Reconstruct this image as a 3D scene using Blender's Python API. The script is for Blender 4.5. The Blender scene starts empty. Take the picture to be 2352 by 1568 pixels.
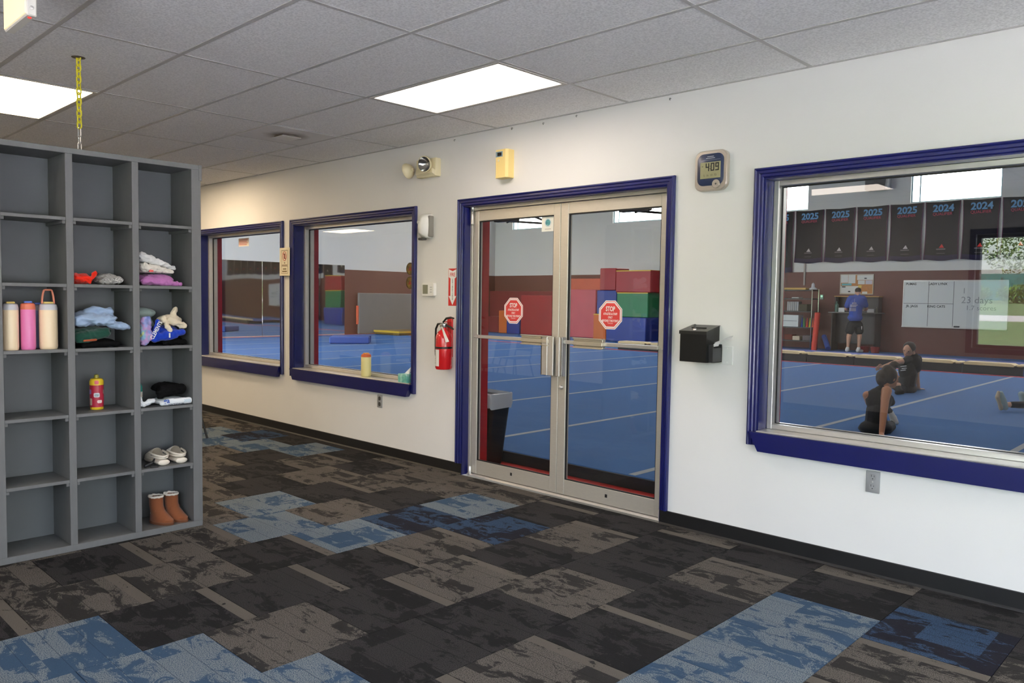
import bpy, bmesh, math, random
from mathutils import Vector, Matrix, noise
import numpy as np

# ------------------------------------------------------------------ camera, world, exposure
SC = bpy.context.scene
COL = SC.collection
PX_W, PX_H = 2352, 1568
F_PX, YAW, PITCH, ROLL = 1815.85, 0.7663, -0.0548, 0.0147
CAM = Vector((0.0, -4.3271, 1.4449))
FWD = Vector((-math.sin(YAW) * math.cos(PITCH), math.cos(YAW) * math.cos(PITCH), math.sin(PITCH)))
_r = Vector((math.cos(YAW), math.sin(YAW), 0.0)); _u = _r.cross(FWD)
RGT = math.cos(ROLL) * _r + math.sin(ROLL) * _u
UPV = -math.sin(ROLL) * _r + math.cos(ROLL) * _u
cam_data = bpy.data.cameras.new('camera'); cam = bpy.data.objects.new('camera', cam_data); COL.objects.link(cam)
cam_data.sensor_width = 36.0; cam_data.lens = F_PX * 36.0 / PX_W; cam_data.clip_end = 300; cam_data.clip_start = 0.05
cam.matrix_world = Matrix(((RGT.x, UPV.x, -FWD.x, CAM.x), (RGT.y, UPV.y, -FWD.y, CAM.y), (RGT.z, UPV.z, -FWD.z, CAM.z), (0, 0, 0, 1)))
SC.camera = cam
SC.view_settings.view_transform = 'Standard'; SC.view_settings.look = 'None'
SC.view_settings.exposure = 0.12; SC.view_settings.gamma = 1.0; SC.view_settings.use_curve_mapping = False
SC.cycles.use_denoising = True
SC.cycles.max_bounces = 8; SC.cycles.diffuse_bounces = 4; SC.cycles.glossy_bounces = 4; SC.cycles.transparent_max_bounces = 24
SC.cycles.sample_clamp_indirect = 6.0; SC.cycles.caustics_reflective = False; SC.cycles.caustics_refractive = False

SKY_STRENGTH = 2.6
LAMP_STRENGTH = 10.5          # lobby ceiling panels
GYM_FILL_STRENGTH = 36.0
LAMP_COLOR = (1.0, 0.86, 0.75)
WARM_LAMP_COLOR = (1.0, 0.78, 0.52); WARM_LAMP_STRENGTH = 18.0      # left-end panels set warmer and stronger to warm the wall there
world = bpy.data.worlds.new('world'); SC.world = world; world.use_nodes = True
wn = world.node_tree.nodes; wl = world.node_tree.links
sky = wn.new('ShaderNodeTexSky'); sky.sky_type = 'NISHITA'; sky.sun_elevation = math.radians(48); sky.sun_rotation = math.radians(20)
sky.sun_disc = False; sky.air_density = 1.0; sky.dust_density = 3.0; sky.ozone_density = 1.0
bg = wn['Background']; bg.inputs['Strength'].default_value = SKY_STRENGTH
hs = wn.new('ShaderNodeHueSaturation'); hs.inputs['Saturation'].default_value = 0.5      # hazy, pale sky
wl.new(sky.outputs['Color'], hs.inputs['Color']); wl.new(hs.outputs['Color'], bg.inputs['Color'])

sun_d = bpy.data.lights.new('sun', 'SUN'); sun_d.energy = 74.0; sun_d.angle = math.radians(1.0); sun_d.color = (1.0, 0.97, 0.98)
sun = bpy.data.objects.new('sun', sun_d); COL.objects.link(sun); sun.rotation_euler = Vector((0.72, -0.12, -0.9)).to_track_quat('-Z', 'Y').to_euler()

# ------------------------------------------------------------------ pixel helpers (a pixel gives a direction; the distance comes from the surface)
def ray(x, y): return FWD + RGT * ((x - PX_W / 2) / F_PX) - UPV * ((y - PX_H / 2) / F_PX)
def on_z(x, y, z): d = ray(x, y); return CAM + d * ((z - CAM.z) / d.z)
def on_y(x, y, Y): d = ray(x, y); return CAM + d * ((Y - CAM.y) / d.y)
def on_x(x, y, X): d = ray(x, y); return CAM + d * ((X - CAM.x) / d.x)
def at_depth(x, y, dep): return CAM + ray(x, y) * dep

# ------------------------------------------------------------------ materials
def lin(c):
    c /= 255.0
    return c / 12.92 if c <= 0.04045 else ((c + 0.055) / 1.055) ** 2.4
def rgb(r, g, b): return (lin(r), lin(g), lin(b), 1.0)
MATS = {}
def mat(name, col, rough=0.6, metal=0.0, spec=0.5, vary=0.0, vscale=8.0, bump=0.0, bscale=60.0, emit=None, estr=0.0, coat=0.0, sheen=0.0, stretch=None, detail=4.0):
    if name in MATS: return MATS[name]
    m = bpy.data.materials.new(name); m.use_nodes = True
    nt = m.node_tree; b = nt.nodes['Principled BSDF']
    b.inputs['Base Color'].default_value = col; b.inputs['Roughness'].default_value = rough
    b.inputs['Metallic'].default_value = metal; b.inputs['Specular IOR Level'].default_value = spec
    if coat: b.inputs['Coat Weight'].default_value = coat
    if sheen: b.inputs['Sheen Weight'].default_value = sheen
    if emit: b.inputs['Emission Color'].default_value = emit; b.inputs['Emission Strength'].default_value = estr
    if vary or bump:
        tc = nt.nodes.new('ShaderNodeTexCoord'); src = tc.outputs['Object']
        if stretch:
            mp = nt.nodes.new('ShaderNodeMapping'); mp.inputs['Scale'].default_value = stretch
            nt.links.new(src, mp.inputs['Vector']); src = mp.outputs['Vector']
    if vary:
        n = nt.nodes.new('ShaderNodeTexNoise'); n.inputs['Scale'].default_value = vscale; n.inputs['Detail'].default_value = detail
        nt.links.new(src, n.inputs['Vector'])
        r = nt.nodes.new('ShaderNodeMapRange'); r.inputs['From Min'].default_value = 0.25; r.inputs['From Max'].default_value = 0.75
        r.inputs['To Min'].default_value = 1 - vary; r.inputs['To Max'].default_value = 1 + vary * 0.6
        nt.links.new(n.outputs['Fac'], r.inputs['Value'])
        v = nt.nodes.new('ShaderNodeVectorMath'); v.operation = 'SCALE'; v.inputs[0].default_value = col[:3]
        nt.links.new(r.outputs['Result'], v.inputs['Scale']); nt.links.new(v.outputs['Vector'], b.inputs['Base Color'])
    if bump:
        n2 = nt.nodes.new('ShaderNodeTexNoise'); n2.inputs['Scale'].default_value = bscale; n2.inputs['Detail'].default_value = 5.0
        nt.links.new(src, n2.inputs['Vector'])
        bp = nt.nodes.new('ShaderNodeBump'); bp.inputs['Strength'].default_value = bump; bp.inputs['Distance'].default_value = 0.004
        nt.links.new(n2.outputs['Fac'], bp.inputs['Height']); nt.links.new(bp.outputs['Normal'], b.inputs['Normal'])
    MATS[name] = m
    return m

def glass_mat(name, tint=(0.955, 0.962, 0.957, 1), gain=1.0):
    # clear pane: see-through, with the angle-dependent surface reflection of glass
    m = bpy.data.materials.new(name); m.use_nodes = True; nt = m.node_tree; nt.nodes.clear()
    out = nt.nodes.new('ShaderNodeOutputMaterial'); mix = nt.nodes.new('ShaderNodeMixShader')
    tr = nt.nodes.new('ShaderNodeBsdfTransparent'); tr.inputs['Color'].default_value = tint
    gl = nt.nodes.new('ShaderNodeBsdfGlossy'); gl.inputs['Roughness'].default_value = 0.0
    lw = nt.nodes.new('ShaderNodeLayerWeight'); lw.inputs['Blend'].default_value = 0.5
    p = nt.nodes.new('ShaderNodeMath'); p.operation = 'POWER'; p.inputs[1].default_value = 5.0
    a = nt.nodes.new('ShaderNodeMath'); a.operation = 'MULTIPLY_ADD'; a.inputs[1].default_value = 0.96 * gain; a.inputs[2].default_value = 0.04 * gain; a.use_clamp = True
    nt.links.new(lw.outputs['Facing'], p.inputs[0]); nt.links.new(p.outputs[0], a.inputs[0]); nt.links.new(a.outputs[0], mix.inputs['Fac'])
    nt.links.new(tr.outputs[0], mix.inputs[1]); nt.links.new(gl.outputs[0], mix.inputs[2]); nt.links.new(mix.outputs[0], out.inputs['Surface'])
    return m

def pattern_mat(name, cols, scale=6.0, rough=0.9, stops=None, distort=0.0, kind='noise', stretch=(1, 1, 1), bump=0.0):
    m = bpy.data.materials.new(name); m.use_nodes = True; nt = m.node_tree; b = nt.nodes['Principled BSDF']
    b.inputs['Roughness'].default_value = rough
    tc = nt.nodes.new('ShaderNodeTexCoord'); mp = nt.nodes.new('ShaderNodeMapping'); mp.inputs['Scale'].default_value = stretch
    nt.links.new(tc.outputs['Object'], mp.inputs['Vector'])
    if kind == 'wave':
        n = nt.nodes.new('ShaderNodeTexWave'); n.inputs['Distortion'].default_value = distort; fac = n.outputs['Fac']
    else:
        n = nt.nodes.new('ShaderNodeTexNoise'); n.inputs['Detail'].default_value = 6.0; n.inputs['Distortion'].default_value = distort; fac = n.outputs['Fac']
    n.inputs['Scale'].default_value = scale
    nt.links.new(mp.outputs['Vector'], n.inputs['Vector'])
    cr = nt.nodes.new('ShaderNodeValToRGB'); k = len(cols)
    stops = stops or [0.3 + 0.4 * i / max(1, k - 1) for i in range(k)]
    while len(cr.color_ramp.elements) < k: cr.color_ramp.elements.new(0.5)
    for e, c, s in zip(cr.color_ramp.elements, cols, stops): e.position = s; e.color = c
    nt.links.new(fac, cr.inputs['Fac']); nt.links.new(cr.outputs['Color'], b.inputs['Base Color'])
    if bump:
        bp = nt.nodes.new('ShaderNodeBump'); bp.inputs['Strength'].default_value = bump; bp.inputs['Distance'].default_value = 0.01
        nt.links.new(fac, bp.inputs['Height']); nt.links.new(bp.outputs['Normal'], b.inputs['Normal'])
    return m

def emission_mat(name, col, strength):
    m = bpy.data.materials.new(name); m.use_nodes = True; nt = m.node_tree; nt.nodes.clear()
    o = nt.nodes.new('ShaderNodeOutputMaterial'); e = nt.nodes.new('ShaderNodeEmission')
    e.inputs['Color'].default_value = (*col, 1); e.inputs['Strength'].default_value = strength
    nt.links.new(e.outputs[0], o.inputs['Surface'])
    return m

# ------------------------------------------------------------------ geometry helpers
class MB:
    """collects shapes; build() links them as one mesh object"""
    def __init__(s): s.bm = bmesh.new(); s.mi = 0
    def _tag(s, faces):
        for f in faces: f.material_index = s.mi
    def box(s, a, b, bev=0.0, seg=1):
        a = Vector(a); b = Vector(b)
        lo = Vector((min(a.x, b.x), min(a.y, b.y), min(a.z, b.z))); hi = Vector((max(a.x, b.x), max(a.y, b.y), max(a.z, b.z)))
        g = bmesh.ops.create_cube(s.bm, size=1.0); vs = g['verts']
        for v in vs: v.co = Vector(((lo.x + hi.x) / 2 + v.co.x * (hi.x - lo.x), (lo.y + hi.y) / 2 + v.co.y * (hi.y - lo.y), (lo.z + hi.z) / 2 + v.co.z * (hi.z - lo.z)))
        fs = list({f for v in vs for f in v.link_faces}); s._tag(fs)
        if bev > 0:
            es = list({e for v in vs for e in v.link_edges})
            r = bmesh.ops.bevel(s.bm, geom=es, offset=bev, segments=seg, affect='EDGES', profile=0.5); s._tag(r['faces'])
        return s
    def obox(s, c, sx, sy, sz, rot=None, bev=0.0):
        n0 = set(s.bm.verts); s.box((-sx / 2, -sy / 2, -sz / 2), (sx / 2, sy / 2, sz / 2), bev)
        R = (rot or Matrix.Identity(3)); c = Vector(c)
        for v in s.bm.verts:
            if v not in n0: v.co = R @ v.co + c
        return s
    def poly(s, pts): f = s.bm.faces.new([s.bm.verts.new(p) for p in pts]); f.material_index = s.mi; return s
    def prism(s, pts, ext):
        ext = Vector(ext); A = [s.bm.verts.new(p) for p in pts]; B = [s.bm.verts.new(Vector(p) + ext) for p in pts]
        fs = [s.bm.faces.new(A[::-1]), s.bm.faces.new(B)]; n = len(A)
        for i in range(n): fs.append(s.bm.faces.new((A[i], A[(i + 1) % n], B[(i + 1) % n], B[i])))
        s._tag(fs); return s
    def lathe(s, prof, c=(0, 0, 0), axis='z', seg=24):
        c = Vector(c); rings = []
        def P(r, h, a):
            x, y = r * math.cos(a), r * math.sin(a)
            return c + (Vector((x, y, h)) if axis == 'z' else Vector((x, -h, y)) if axis == 'y' else Vector((h, x, y)))
        for r, h in prof:
            if r < 1e-6: rings.append([s.bm.verts.new(P(0, h, 0))])
            else: rings.append([s.bm.verts.new(P(r, h, 2 * math.pi * i / seg)) for i in range(seg)])
        fs = []
        for A, B in zip(rings, rings[1:]):
            for i in range(seg):
                j = (i + 1) % seg
                if len(A) == 1 and len(B) == 1: continue
                if len(A) == 1: fs.append(s.bm.faces.new((A[0], B[j], B[i])))
                elif len(B) == 1: fs.append(s.bm.faces.new((A[i], A[j], B[0])))
                else: fs.append(s.bm.faces.new((A[i], A[j], B[j], B[i])))
        s._tag(fs); return s
    def tube(s, pts, r, seg=8, closed=False):
        pts = [Vector(p) for p in pts]; n = len(pts); rings = []; prev = None
        rr = r if isinstance(r, (list, tuple)) else [r] * n
        for i, p in enumerate(pts):
            if closed: t = pts[(i + 1) % n] - pts[i - 1]
            else: t = pts[min(i + 1, n - 1)] - pts[max(i - 1, 0)]
            t.normalize()
            if prev is None: a = t.orthogonal().normalized()
            else: a = (prev - t * prev.dot(t)).normalized()
            prev = a; b = t.cross(a)
            rings.append([s.bm.verts.new(p + (a * math.cos(2 * math.pi * k / seg) + b * math.sin(2 * math.pi * k / seg)) * rr[i]) for k in range(seg)])
        fs = []
        for i in range(n if closed else n - 1):
            A, B = rings[i], rings[(i + 1) % n]
            for k in range(seg): fs.append(s.bm.faces.new((A[k], A[(k + 1) % seg], B[(k + 1) % seg], B[k])))
        if not closed: fs.append(s.bm.faces.new(rings[0][::-1])); fs.append(s.bm.faces.new(rings[-1]))
        s._tag(fs); return s
    def loft(s, rings, cap=True):
        V = [[s.bm.verts.new(p) for p in R] for R in rings]; fs = []; n = len(V[0])
        for A, B in zip(V, V[1:]):
            for k in range(n): fs.append(s.bm.faces.new((A[k], A[(k + 1) % n], B[(k + 1) % n], B[k])))
        if cap: fs.append(s.bm.faces.new(V[0][::-1])); fs.append(s.bm.faces.new(V[-1]))
        s._tag(fs); return s
    def mesh(s, name, mats, smooth=False):
        me = bpy.data.meshes.new(name)
        bmesh.ops.recalc_face_normals(s.bm, faces=s.bm.faces[:])
        s.bm.to_mesh(me); s.bm.free()
        for m in (mats if isinstance(mats, (list, tuple)) else [mats]): me.materials.append(m)
        if smooth: shade(me)
        return me
    def build(s, name, mats, parent=None, loc=None, smooth=False):
        return link(name, s.mesh(name, mats, smooth), parent, loc)
def shade(me, ang=40):
    me.polygons.foreach_set('use_smooth', [True] * len(me.polygons))
    try: me.set_sharp_from_angle(angle=math.radians(ang))
    except Exception: pass
def link(name, data, parent=None, loc=None):
    o = bpy.data.objects.new(name, data); COL.objects.link(o)
    if parent: o.parent = parent
    if loc is not None: o.location = loc
    return o
def thing(name, label, cat, loc=(0, 0, 0), group=None, rz=0.0):
    o = link(name, None, None, loc); o.empty_display_size = 0.05; o.rotation_euler = (0, 0, rz)
    o['label'] = label; o['category'] = cat
    if group: o['group'] = group
    return o
def tag(o, label, cat, group=None):
    o['label'] = label; o['category'] = cat
    if group: o['group'] = group
    return o
def struct(o): o['kind'] = 'structure'; return o
def sempty(name, loc=(0, 0, 0)): return struct(link(name, None, None, loc))
def copy_tree(o, parent=None):
    c = o.copy(); COL.objects.link(c)
    if parent: c.parent = parent
    for ch in [x for x in o.children]: copy_tree(ch, c)
    return c
TMP = bpy.data.scenes.new('workbench')
def evaluated(o):
    TMP.collection.objects.link(o)
    with bpy.context.temp_override(scene=TMP, view_layer=TMP.view_layers[0]): dg = bpy.context.evaluated_depsgraph_get(); dg.update()
    me = bpy.data.meshes.new_from_object(o.evaluated_get(dg)); TMP.collection.objects.unlink(o)
    return me
_TXT = {}
def text_mesh(s, size, depth=0.0008, align='CENTER', bold=0.0, sx=1.0, spacing=1.0):
    cu = bpy.data.curves.new('lettering', 'FONT'); cu.body = s; cu.size = size; cu.extrude = depth; cu.align_x = align; cu.align_y = 'CENTER'
    cu.offset = bold; cu.resolution_u = 3; cu.space_character = spacing
    o = bpy.data.objects.new('lettering', cu)
    me = evaluated(o)
    bpy.data.objects.remove(o); bpy.data.curves.remove(cu)
    for v in me.vertices: v.co.x *= sx
    return me
def lettering(s, size, m, parent, loc, rot=(math.pi / 2, 0, 0), name='lettering', **k):
    me = text_mesh(s, size, **k); me.materials.clear(); me.materials.append(m)
    o = link(name, me, parent, loc); o.rotation_euler = rot
    return o

# bodies and cloth: overlapping rounded primitives fused into one surface
def _seg_d(P, a, b, ra, rb):
    a = np.array(a); b = np.array(b); ab = b - a; L = max(1e-9, ab @ ab)
    t = np.clip(((P - a) @ ab) / L, 0, 1)
    return np.linalg.norm(P - (a + t[:, None] * ab), axis=1) - (ra + (rb - ra) * t)
_b = bmesh.new(); bmesh.ops.create_icosphere(_b, subdivisions=2, radius=1.0); SPHERE = [v.co.copy() for v in _b.verts]; _b.free()
def fuse(name, prims, voxel, mats, parent=None, smooth_it=3, disp=None, loc=None, keep_sharp=False):
    """prims: ('c', tag, p0, r0, p1, r1) tapered capsule | ('e', tag, centre, radii, Matrix3 or None) ellipsoid. tag = material index"""
    bm = bmesh.new()
    for p in prims:
        if p[0] == 'c':
            _, tg, a, ra, b, rb = p; b2 = bmesh.new()
            for q, r in ((a, ra), (b, rb)):
                for d in SPHERE: b2.verts.new(Vector(q) + d * r)
            h = bmesh.ops.convex_hull(b2, input=b2.verts[:])
            dead = {x for x in h['geom_interior'] + h['geom_unused'] if isinstance(x, bmesh.types.BMVert)} | {v for v in b2.verts if not v.link_faces}
            bmesh.ops.delete(b2, geom=list(dead), context='VERTS')
            tmp = bpy.data.meshes.new('t'); b2.to_mesh(tmp); b2.free(); bm.from_mesh(tmp); bpy.data.meshes.remove(tmp)
        else:
            _, tg, c, rad, R = p; R4 = (R or Matrix.Identity(3)).to_4x4()
            bmesh.ops.create_icosphere(bm, subdivisions=3, radius=1.0, matrix=Matrix.Translation(Vector(c)) @ R4 @ Matrix.Diagonal((*rad, 1)))
    bmesh.ops.recalc_face_normals(bm, faces=bm.faces[:])
    me = bpy.data.meshes.new(name); bm.to_mesh(me); bm.free()
    o = bpy.data.objects.new(name, me)
    r = o.modifiers.new('r', 'REMESH'); r.mode = 'VOXEL'; r.voxel_size = voxel
    if smooth_it: sm = o.modifiers.new('s', 'SMOOTH'); sm.factor = 0.5; sm.iterations = smooth_it
    me2 = evaluated(o); COL.objects.link(o)
    o.modifiers.clear(); o.data = me2; bpy.data.meshes.remove(me); me2.name = name
    me2.materials.clear()
    for m in mats: me2.materials.append(m)
    if len(mats) > 1:
        n = len(me2.polygons); P = np.empty(n * 3); me2.polygons.foreach_get('center', P); P = P.reshape(-1, 3)
        best = np.full(n, 1e9); idx = np.zeros(n, int)
        for p in prims:
            if p[0] == 'c': d = _seg_d(P, p[2], p[4], p[3], p[5])
            else:
                Ri = np.array((p[4] or Matrix.Identity(3)).inverted()); q = (P - np.array(p[2])) @ Ri.T / np.array(p[3])
                d = (np.linalg.norm(q, axis=1) - 1) * min(p[3])
            k = d < best; best[k] = d[k]; idx[k] = p[1]
        me2.polygons.foreach_set('material_index', idx.tolist())
    if disp:
        new = [v.co + disp(v.co, v.normal.copy()) for v in me2.vertices]
        me2.vertices.foreach_set('co', [c for q in new for c in q])
    me2.polygons.foreach_set('use_smooth', [True] * len(me2.polygons))
    if parent: o.parent = parent
    if loc is not None: o.location = loc
    return o
# ------------------------------------------------------------------ shared materials
PI = math.pi
m_wall = mat('wall_paint', rgb(232, 230, 226), 0.55, vary=0.03, vscale=1.5, bump=0.05, bscale=120)
m_blue = mat('blue_gloss_paint', rgb(15, 20, 84), 0.32, vary=0.08, vscale=5, coat=0.2)
m_alu = mat('brushed_aluminium', rgb(204, 197, 184), 0.36, metal=0.45, vary=0.06, vscale=30, stretch=(1, 1, 12))
m_alu2 = mat('satin_aluminium', rgb(212, 208, 202), 0.28, metal=0.6, vary=0.05, vscale=20)
m_black = mat('black_rubber', rgb(22, 22, 24), 0.55, vary=0.15, vscale=20)
m_redjamb = mat('red_jamb_paint', rgb(150, 22, 28), 0.4, vary=0.05)
m_white = mat('white_plastic', rgb(236, 234, 228), 0.35)
m_print_w = mat('white_print', rgb(245, 243, 240), 0.5)
m_print_k = mat('black_print', rgb(20, 20, 20), 0.6)
m_glass = glass_mat('pane_glass')
m_base = mat('black_vinyl_base', rgb(20, 20, 21), 0.45, vary=0.2, vscale=6)

# ceiling board with fine pits
m_tile = bpy.data.materials.new('ceiling_board'); m_tile.use_nodes = True
nt = m_tile.node_tree; bs = nt.nodes['Principled BSDF']; bs.inputs['Roughness'].default_value = 0.9
tc = nt.nodes.new('ShaderNodeTexCoord'); oi = nt.nodes.new('ShaderNodeObjectInfo')
va = nt.nodes.new('ShaderNodeVectorMath'); va.operation = 'ADD'; nt.links.new(tc.outputs['Object'], va.inputs[0]); nt.links.new(oi.outputs['Location'], va.inputs[1])
n1 = nt.nodes.new('ShaderNodeTexNoise'); n1.inputs['Scale'].default_value = 95; n1.inputs['Detail'].default_value = 3; nt.links.new(va.outputs[0], n1.inputs['Vector'])
cr = nt.nodes.new('ShaderNodeValToRGB'); cr.color_ramp.elements[0].position = 0.36; cr.color_ramp.elements[0].color = rgb(228, 227, 225); cr.color_ramp.elements[1].position = 0.62; cr.color_ramp.elements[1].color = rgb(253, 252, 250)
nt.links.new(n1.outputs['Fac'], cr.inputs['Fac']); nt.links.new(cr.outputs['Color'], bs.inputs['Base Color'])
bp = nt.nodes.new('ShaderNodeBump'); bp.inputs['Strength'].default_value = 0.35; bp.inputs['Distance'].default_value = 0.003; nt.links.new(n1.outputs['Fac'], bp.inputs['Height']); nt.links.new(bp.outputs['Normal'], bs.inputs['Normal'])

# carpet tiles: two yarn colours mixed in streaky swirls and blocks
def carpet_mat(name, dark, light, bias, grain, stripe=None, blk=0.08, block=(0.25, 0.125, 1.0)):
    """dark ground yarn, light yarn laid over it in ragged patches; grain = how much ground shows through the light patches"""
    m = bpy.data.materials.new(name); m.use_nodes = True; nt = m.node_tree; N = nt.nodes; L = nt.links
    def nd(t, **k):
        n = N.new(t)
        for q, v in k.items(): setattr(n, q, v)
        return n
    def mth(op, a_, b_=None, c_=None, clamp=False):
        n = nd('ShaderNodeMath', operation=op, use_clamp=clamp)
        for i, v in enumerate((a_, b_, c_)):
            if v is None: continue
            if isinstance(v, (int, float)): n.inputs[i].default_value = v
            else: L.new(v, n.inputs[i])
        return n.outputs[0]
    def mixc(f, a_, b_):
        n = nd('ShaderNodeMix', data_type='RGBA')
        for key, v in (('Factor', f), ('A', a_), ('B', b_)):
            if isinstance(v, (tuple, int, float)): n.inputs[key].default_value = v
            else: L.new(v, n.inputs[key])
        return n.outputs['Result']
    b = N['Principled BSDF']; b.inputs['Roughness'].default_value = 0.95; b.inputs['Specular IOR Level'].default_value = 0.12
    tc = nd('ShaderNodeTexCoord'); oi = nd('ShaderNodeObjectInfo'); sp = nd('ShaderNodeSeparateXYZ'); L.new(tc.outputs['Object'], sp.inputs[0])
    add = nd('ShaderNodeVectorMath', operation='ADD'); L.new(tc.outputs['Object'], add.inputs[0]); L.new(mth('MULTIPLY', oi.outputs['Random'], 57.0), add.inputs[1])
    mp = nd('ShaderNodeMapping'); mp.inputs['Scale'].default_value = (1.0, 1.7, 1.0); L.new(add.outputs[0], mp.inputs['Vector'])
    n1 = nd('ShaderNodeTexNoise'); L.new(mp.outputs[0], n1.inputs['Vector'])
    for q, v in (('Scale', 6.0), ('Detail', 12.0), ('Roughness', 0.74), ('Distortion', 0.7)): n1.inputs[q].default_value = v
    sn = nd('ShaderNodeVectorMath', operation='SNAP'); sn.inputs[1].default_value = block; L.new(add.outputs[0], sn.inputs[0])
    wn_ = nd('ShaderNodeTexWhiteNoise'); L.new(sn.outputs[0], wn_.inputs['Vector'])
    s_ = mth('ADD', n1.outputs['Fac'], mth('MULTIPLY_ADD', wn_.outputs['Value'], 2 * blk, bias - blk))
    mask = nd('ShaderNodeMapRange'); mask.inputs['From Min'].default_value = 0.485; mask.inputs['From Max'].default_value = 0.525; L.new(s_, mask.inputs['Value'])
    gr = nd('ShaderNodeTexNoise'); gr.inputs['Scale'].default_value = 240; gr.inputs['Detail'].default_value = 1; L.new(tc.outputs['Object'], gr.inputs['Vector'])
    gm = nd('ShaderNodeMapRange'); gm.inputs['From Min'].default_value = grain - 0.07; gm.inputs['From Max'].default_value = grain + 0.07; L.new(gr.outputs['Fac'], gm.inputs['Value'])
    col = mixc(mth('MULTIPLY', mask.outputs[0], gm.outputs[0]), dark, light)
    fine = mth('MULTIPLY_ADD', gr.outputs['Fac'], 0.5, 0.75)
    if stripe:
        edge = mth('MULTIPLY', mth('GREATER_THAN', sp.outputs['Y'], 0.188), mth('GREATER_THAN', oi.outputs['Random'], 0.5))
        rag = mth('GREATER_THAN', n1.outputs['Fac'], 0.40)
        col = mixc(mth('MULTIPLY', edge, rag), col, stripe)
    ln = mth('LESS_THAN', mth('PINGPONG', sp.outputs['Y'], 0.0625), 0.0018)
    col = mixc(mth('MULTIPLY', ln, 0.6), col, tuple(c * 0.55 for c in dark[:3]) + (1.0,))
    vm = nd('ShaderNodeVectorMath', operation='SCALE'); L.new(col, vm.inputs[0]); L.new(fine, vm.inputs['Scale'])
    L.new(vm.outputs[0], b.inputs['Base Color'])
    bp = nd('ShaderNodeBump'); bp.inputs['Strength'].default_value = 0.45; bp.inputs['Distance'].default_value = 0.004; L.new(gr.outputs['Fac'], bp.inputs['Height']); L.new(bp.outputs['Normal'], b.inputs['Normal'])
    return m
CARPET = {
    'K': carpet_mat('carpet_charcoal', rgb(30, 29, 30), rgb(52, 50, 50), 0.03, 0.42, rgb(92, 87, 80)),
    'G': carpet_mat('carpet_taupe', rgb(46, 44, 43), rgb(94, 89, 83), 0.03, 0.43, rgb(92, 87, 80)),
    'B': carpet_mat('carpet_pale_blue', rgb(54, 75, 97), rgb(116, 123, 125), 0.035, 0.46, None, 0.1),
    'N': carpet_mat('carpet_navy', rgb(29, 29, 38), rgb(48, 68, 92), 0.0, 0.40, None, 0.1),
}

# ------------------------------------------------------------------ lobby shell
X0, X1, Y1, HC = -15.3, 3.0, -5.6, 2.7393       # left end, right end, front wall, ceiling
WT = 0.27                                       # thickness of the wall between lobby and gym
GYM_H = 6.2
floor = struct(MB().box((X0, Y1, -0.12), (X1, 0.0, -0.006)).build('floor', mat('floor_slab', rgb(60, 58, 56), 0.9)))
TYPES = {0: 'GGKGBGKGKG', 1: 'GBNBKGGKKG', 2: 'KKNGKKKBKG', 3: 'KGKGKGBBNK', 4: 'GKKGKKBBKG', 5: 'KGKKGKBGKK', 6: 'GKBBBGKKGK', 7: 'KNGKGKBGKG', 8: 'KKGKGKKNKG',
         -1: 'GGKBGKGKKG', -2: 'GKGKGKGKGK', -3: 'KGKGKGKKGK', -4: 'KBKGKGKKGK', -5: 'KBGKGKGKKG', -6: 'KNBKGKGKGK', -7: 'GBGKGKKGKK', -8: 'KGKGKKGKKG'}
rng = random.Random(5)
tile_me = {}
def tile_mesh(kind, h):
    k = (kind, round(h, 3))
    if k not in tile_me:
        tile_me[k] = MB().box((-0.249, -h / 2 + 0.001, -0.007), (0.249, h / 2 - 0.001, 0.0), 0.0012).mesh('carpet_tile', CARPET[kind])
    return tile_me[k]
for i in range(-12, 14):
    x0 = -4.725 + 0.5 * i
    if x0 + 0.5 > X1: continue
    off = -0.1 if i % 2 == 0 else -0.35
    row = TYPES.get(i)
    for k in range(0, 10):
        top = min(off - 0.5 * (k - 1), 0.0); bot = off - 0.5 * k
        if bot < -4.7: continue
        kind = row[k] if row and k < len(row) else rng.choice('KKGGKB')
        link('carpet_tile', tile_mesh(kind, top - bot), floor, (x0 + 0.25, (top + bot) / 2, 0.0))
MB().box((X0, Y1, -0.006), (-10.73, 0, -0.001)).box((-10.73, Y1, -0.006), (X1, -4.6, -0.001)).build('carpet_field', CARPET['K'], floor)

# ceiling: boards in a 2 x 4 ft grid hung under a slab
GX, GY, GA, GB = -4.3397, -3.0502, 1.2192, 0.6088
ceiling = struct(MB().box((X0, Y1, HC + 0.12), (X1, 0.0, HC + 0.2)).build('ceiling', mat('ceiling_slab', rgb(120, 118, 115), 0.9)))
LAMPS = [(0, 3), (-4, 3), (-8, 3), (4, 3), (-2, 0), (-6, 0), (0, -3), (-4, -3), (-8, -3), (4, -3)]     # cell (col, row)
VENT = (-2, 3)
board_me = {}
m_grid = mat('ceiling_grid_white', rgb(188, 186, 182), 0.5)
cols = [c for c in range(-9, 7)]; rows = [r for r in range(-5, 6)]
for c in cols:
    for r in rows:
        xa, xb = max(GX + GA * c, X0), min(GX + GA * (c + 1), X1); ya, yb = max(GY + GB * r, Y1), min(GY + GB * (r + 1), 0.0)
        if xb - xa < 0.05 or yb - ya < 0.02 or (c, r) in LAMPS: continue
        if (c, r) == VENT: xa, xb = xa, xb - 0.6096
        key = (round(xb - xa, 3), round(yb - ya, 3))
        if key not in board_me: board_me[key] = MB().box((-(xb - xa) / 2 + 0.008, -(yb - ya) / 2 + 0.008, 0.001), ((xb - xa) / 2 - 0.008, (yb - ya) / 2 - 0.008, 0.016)).mesh('ceiling_tile', m_tile)
        link('ceiling_tile', board_me[key], ceiling, ((xa + xb) / 2, (ya + yb) / 2, HC))
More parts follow.
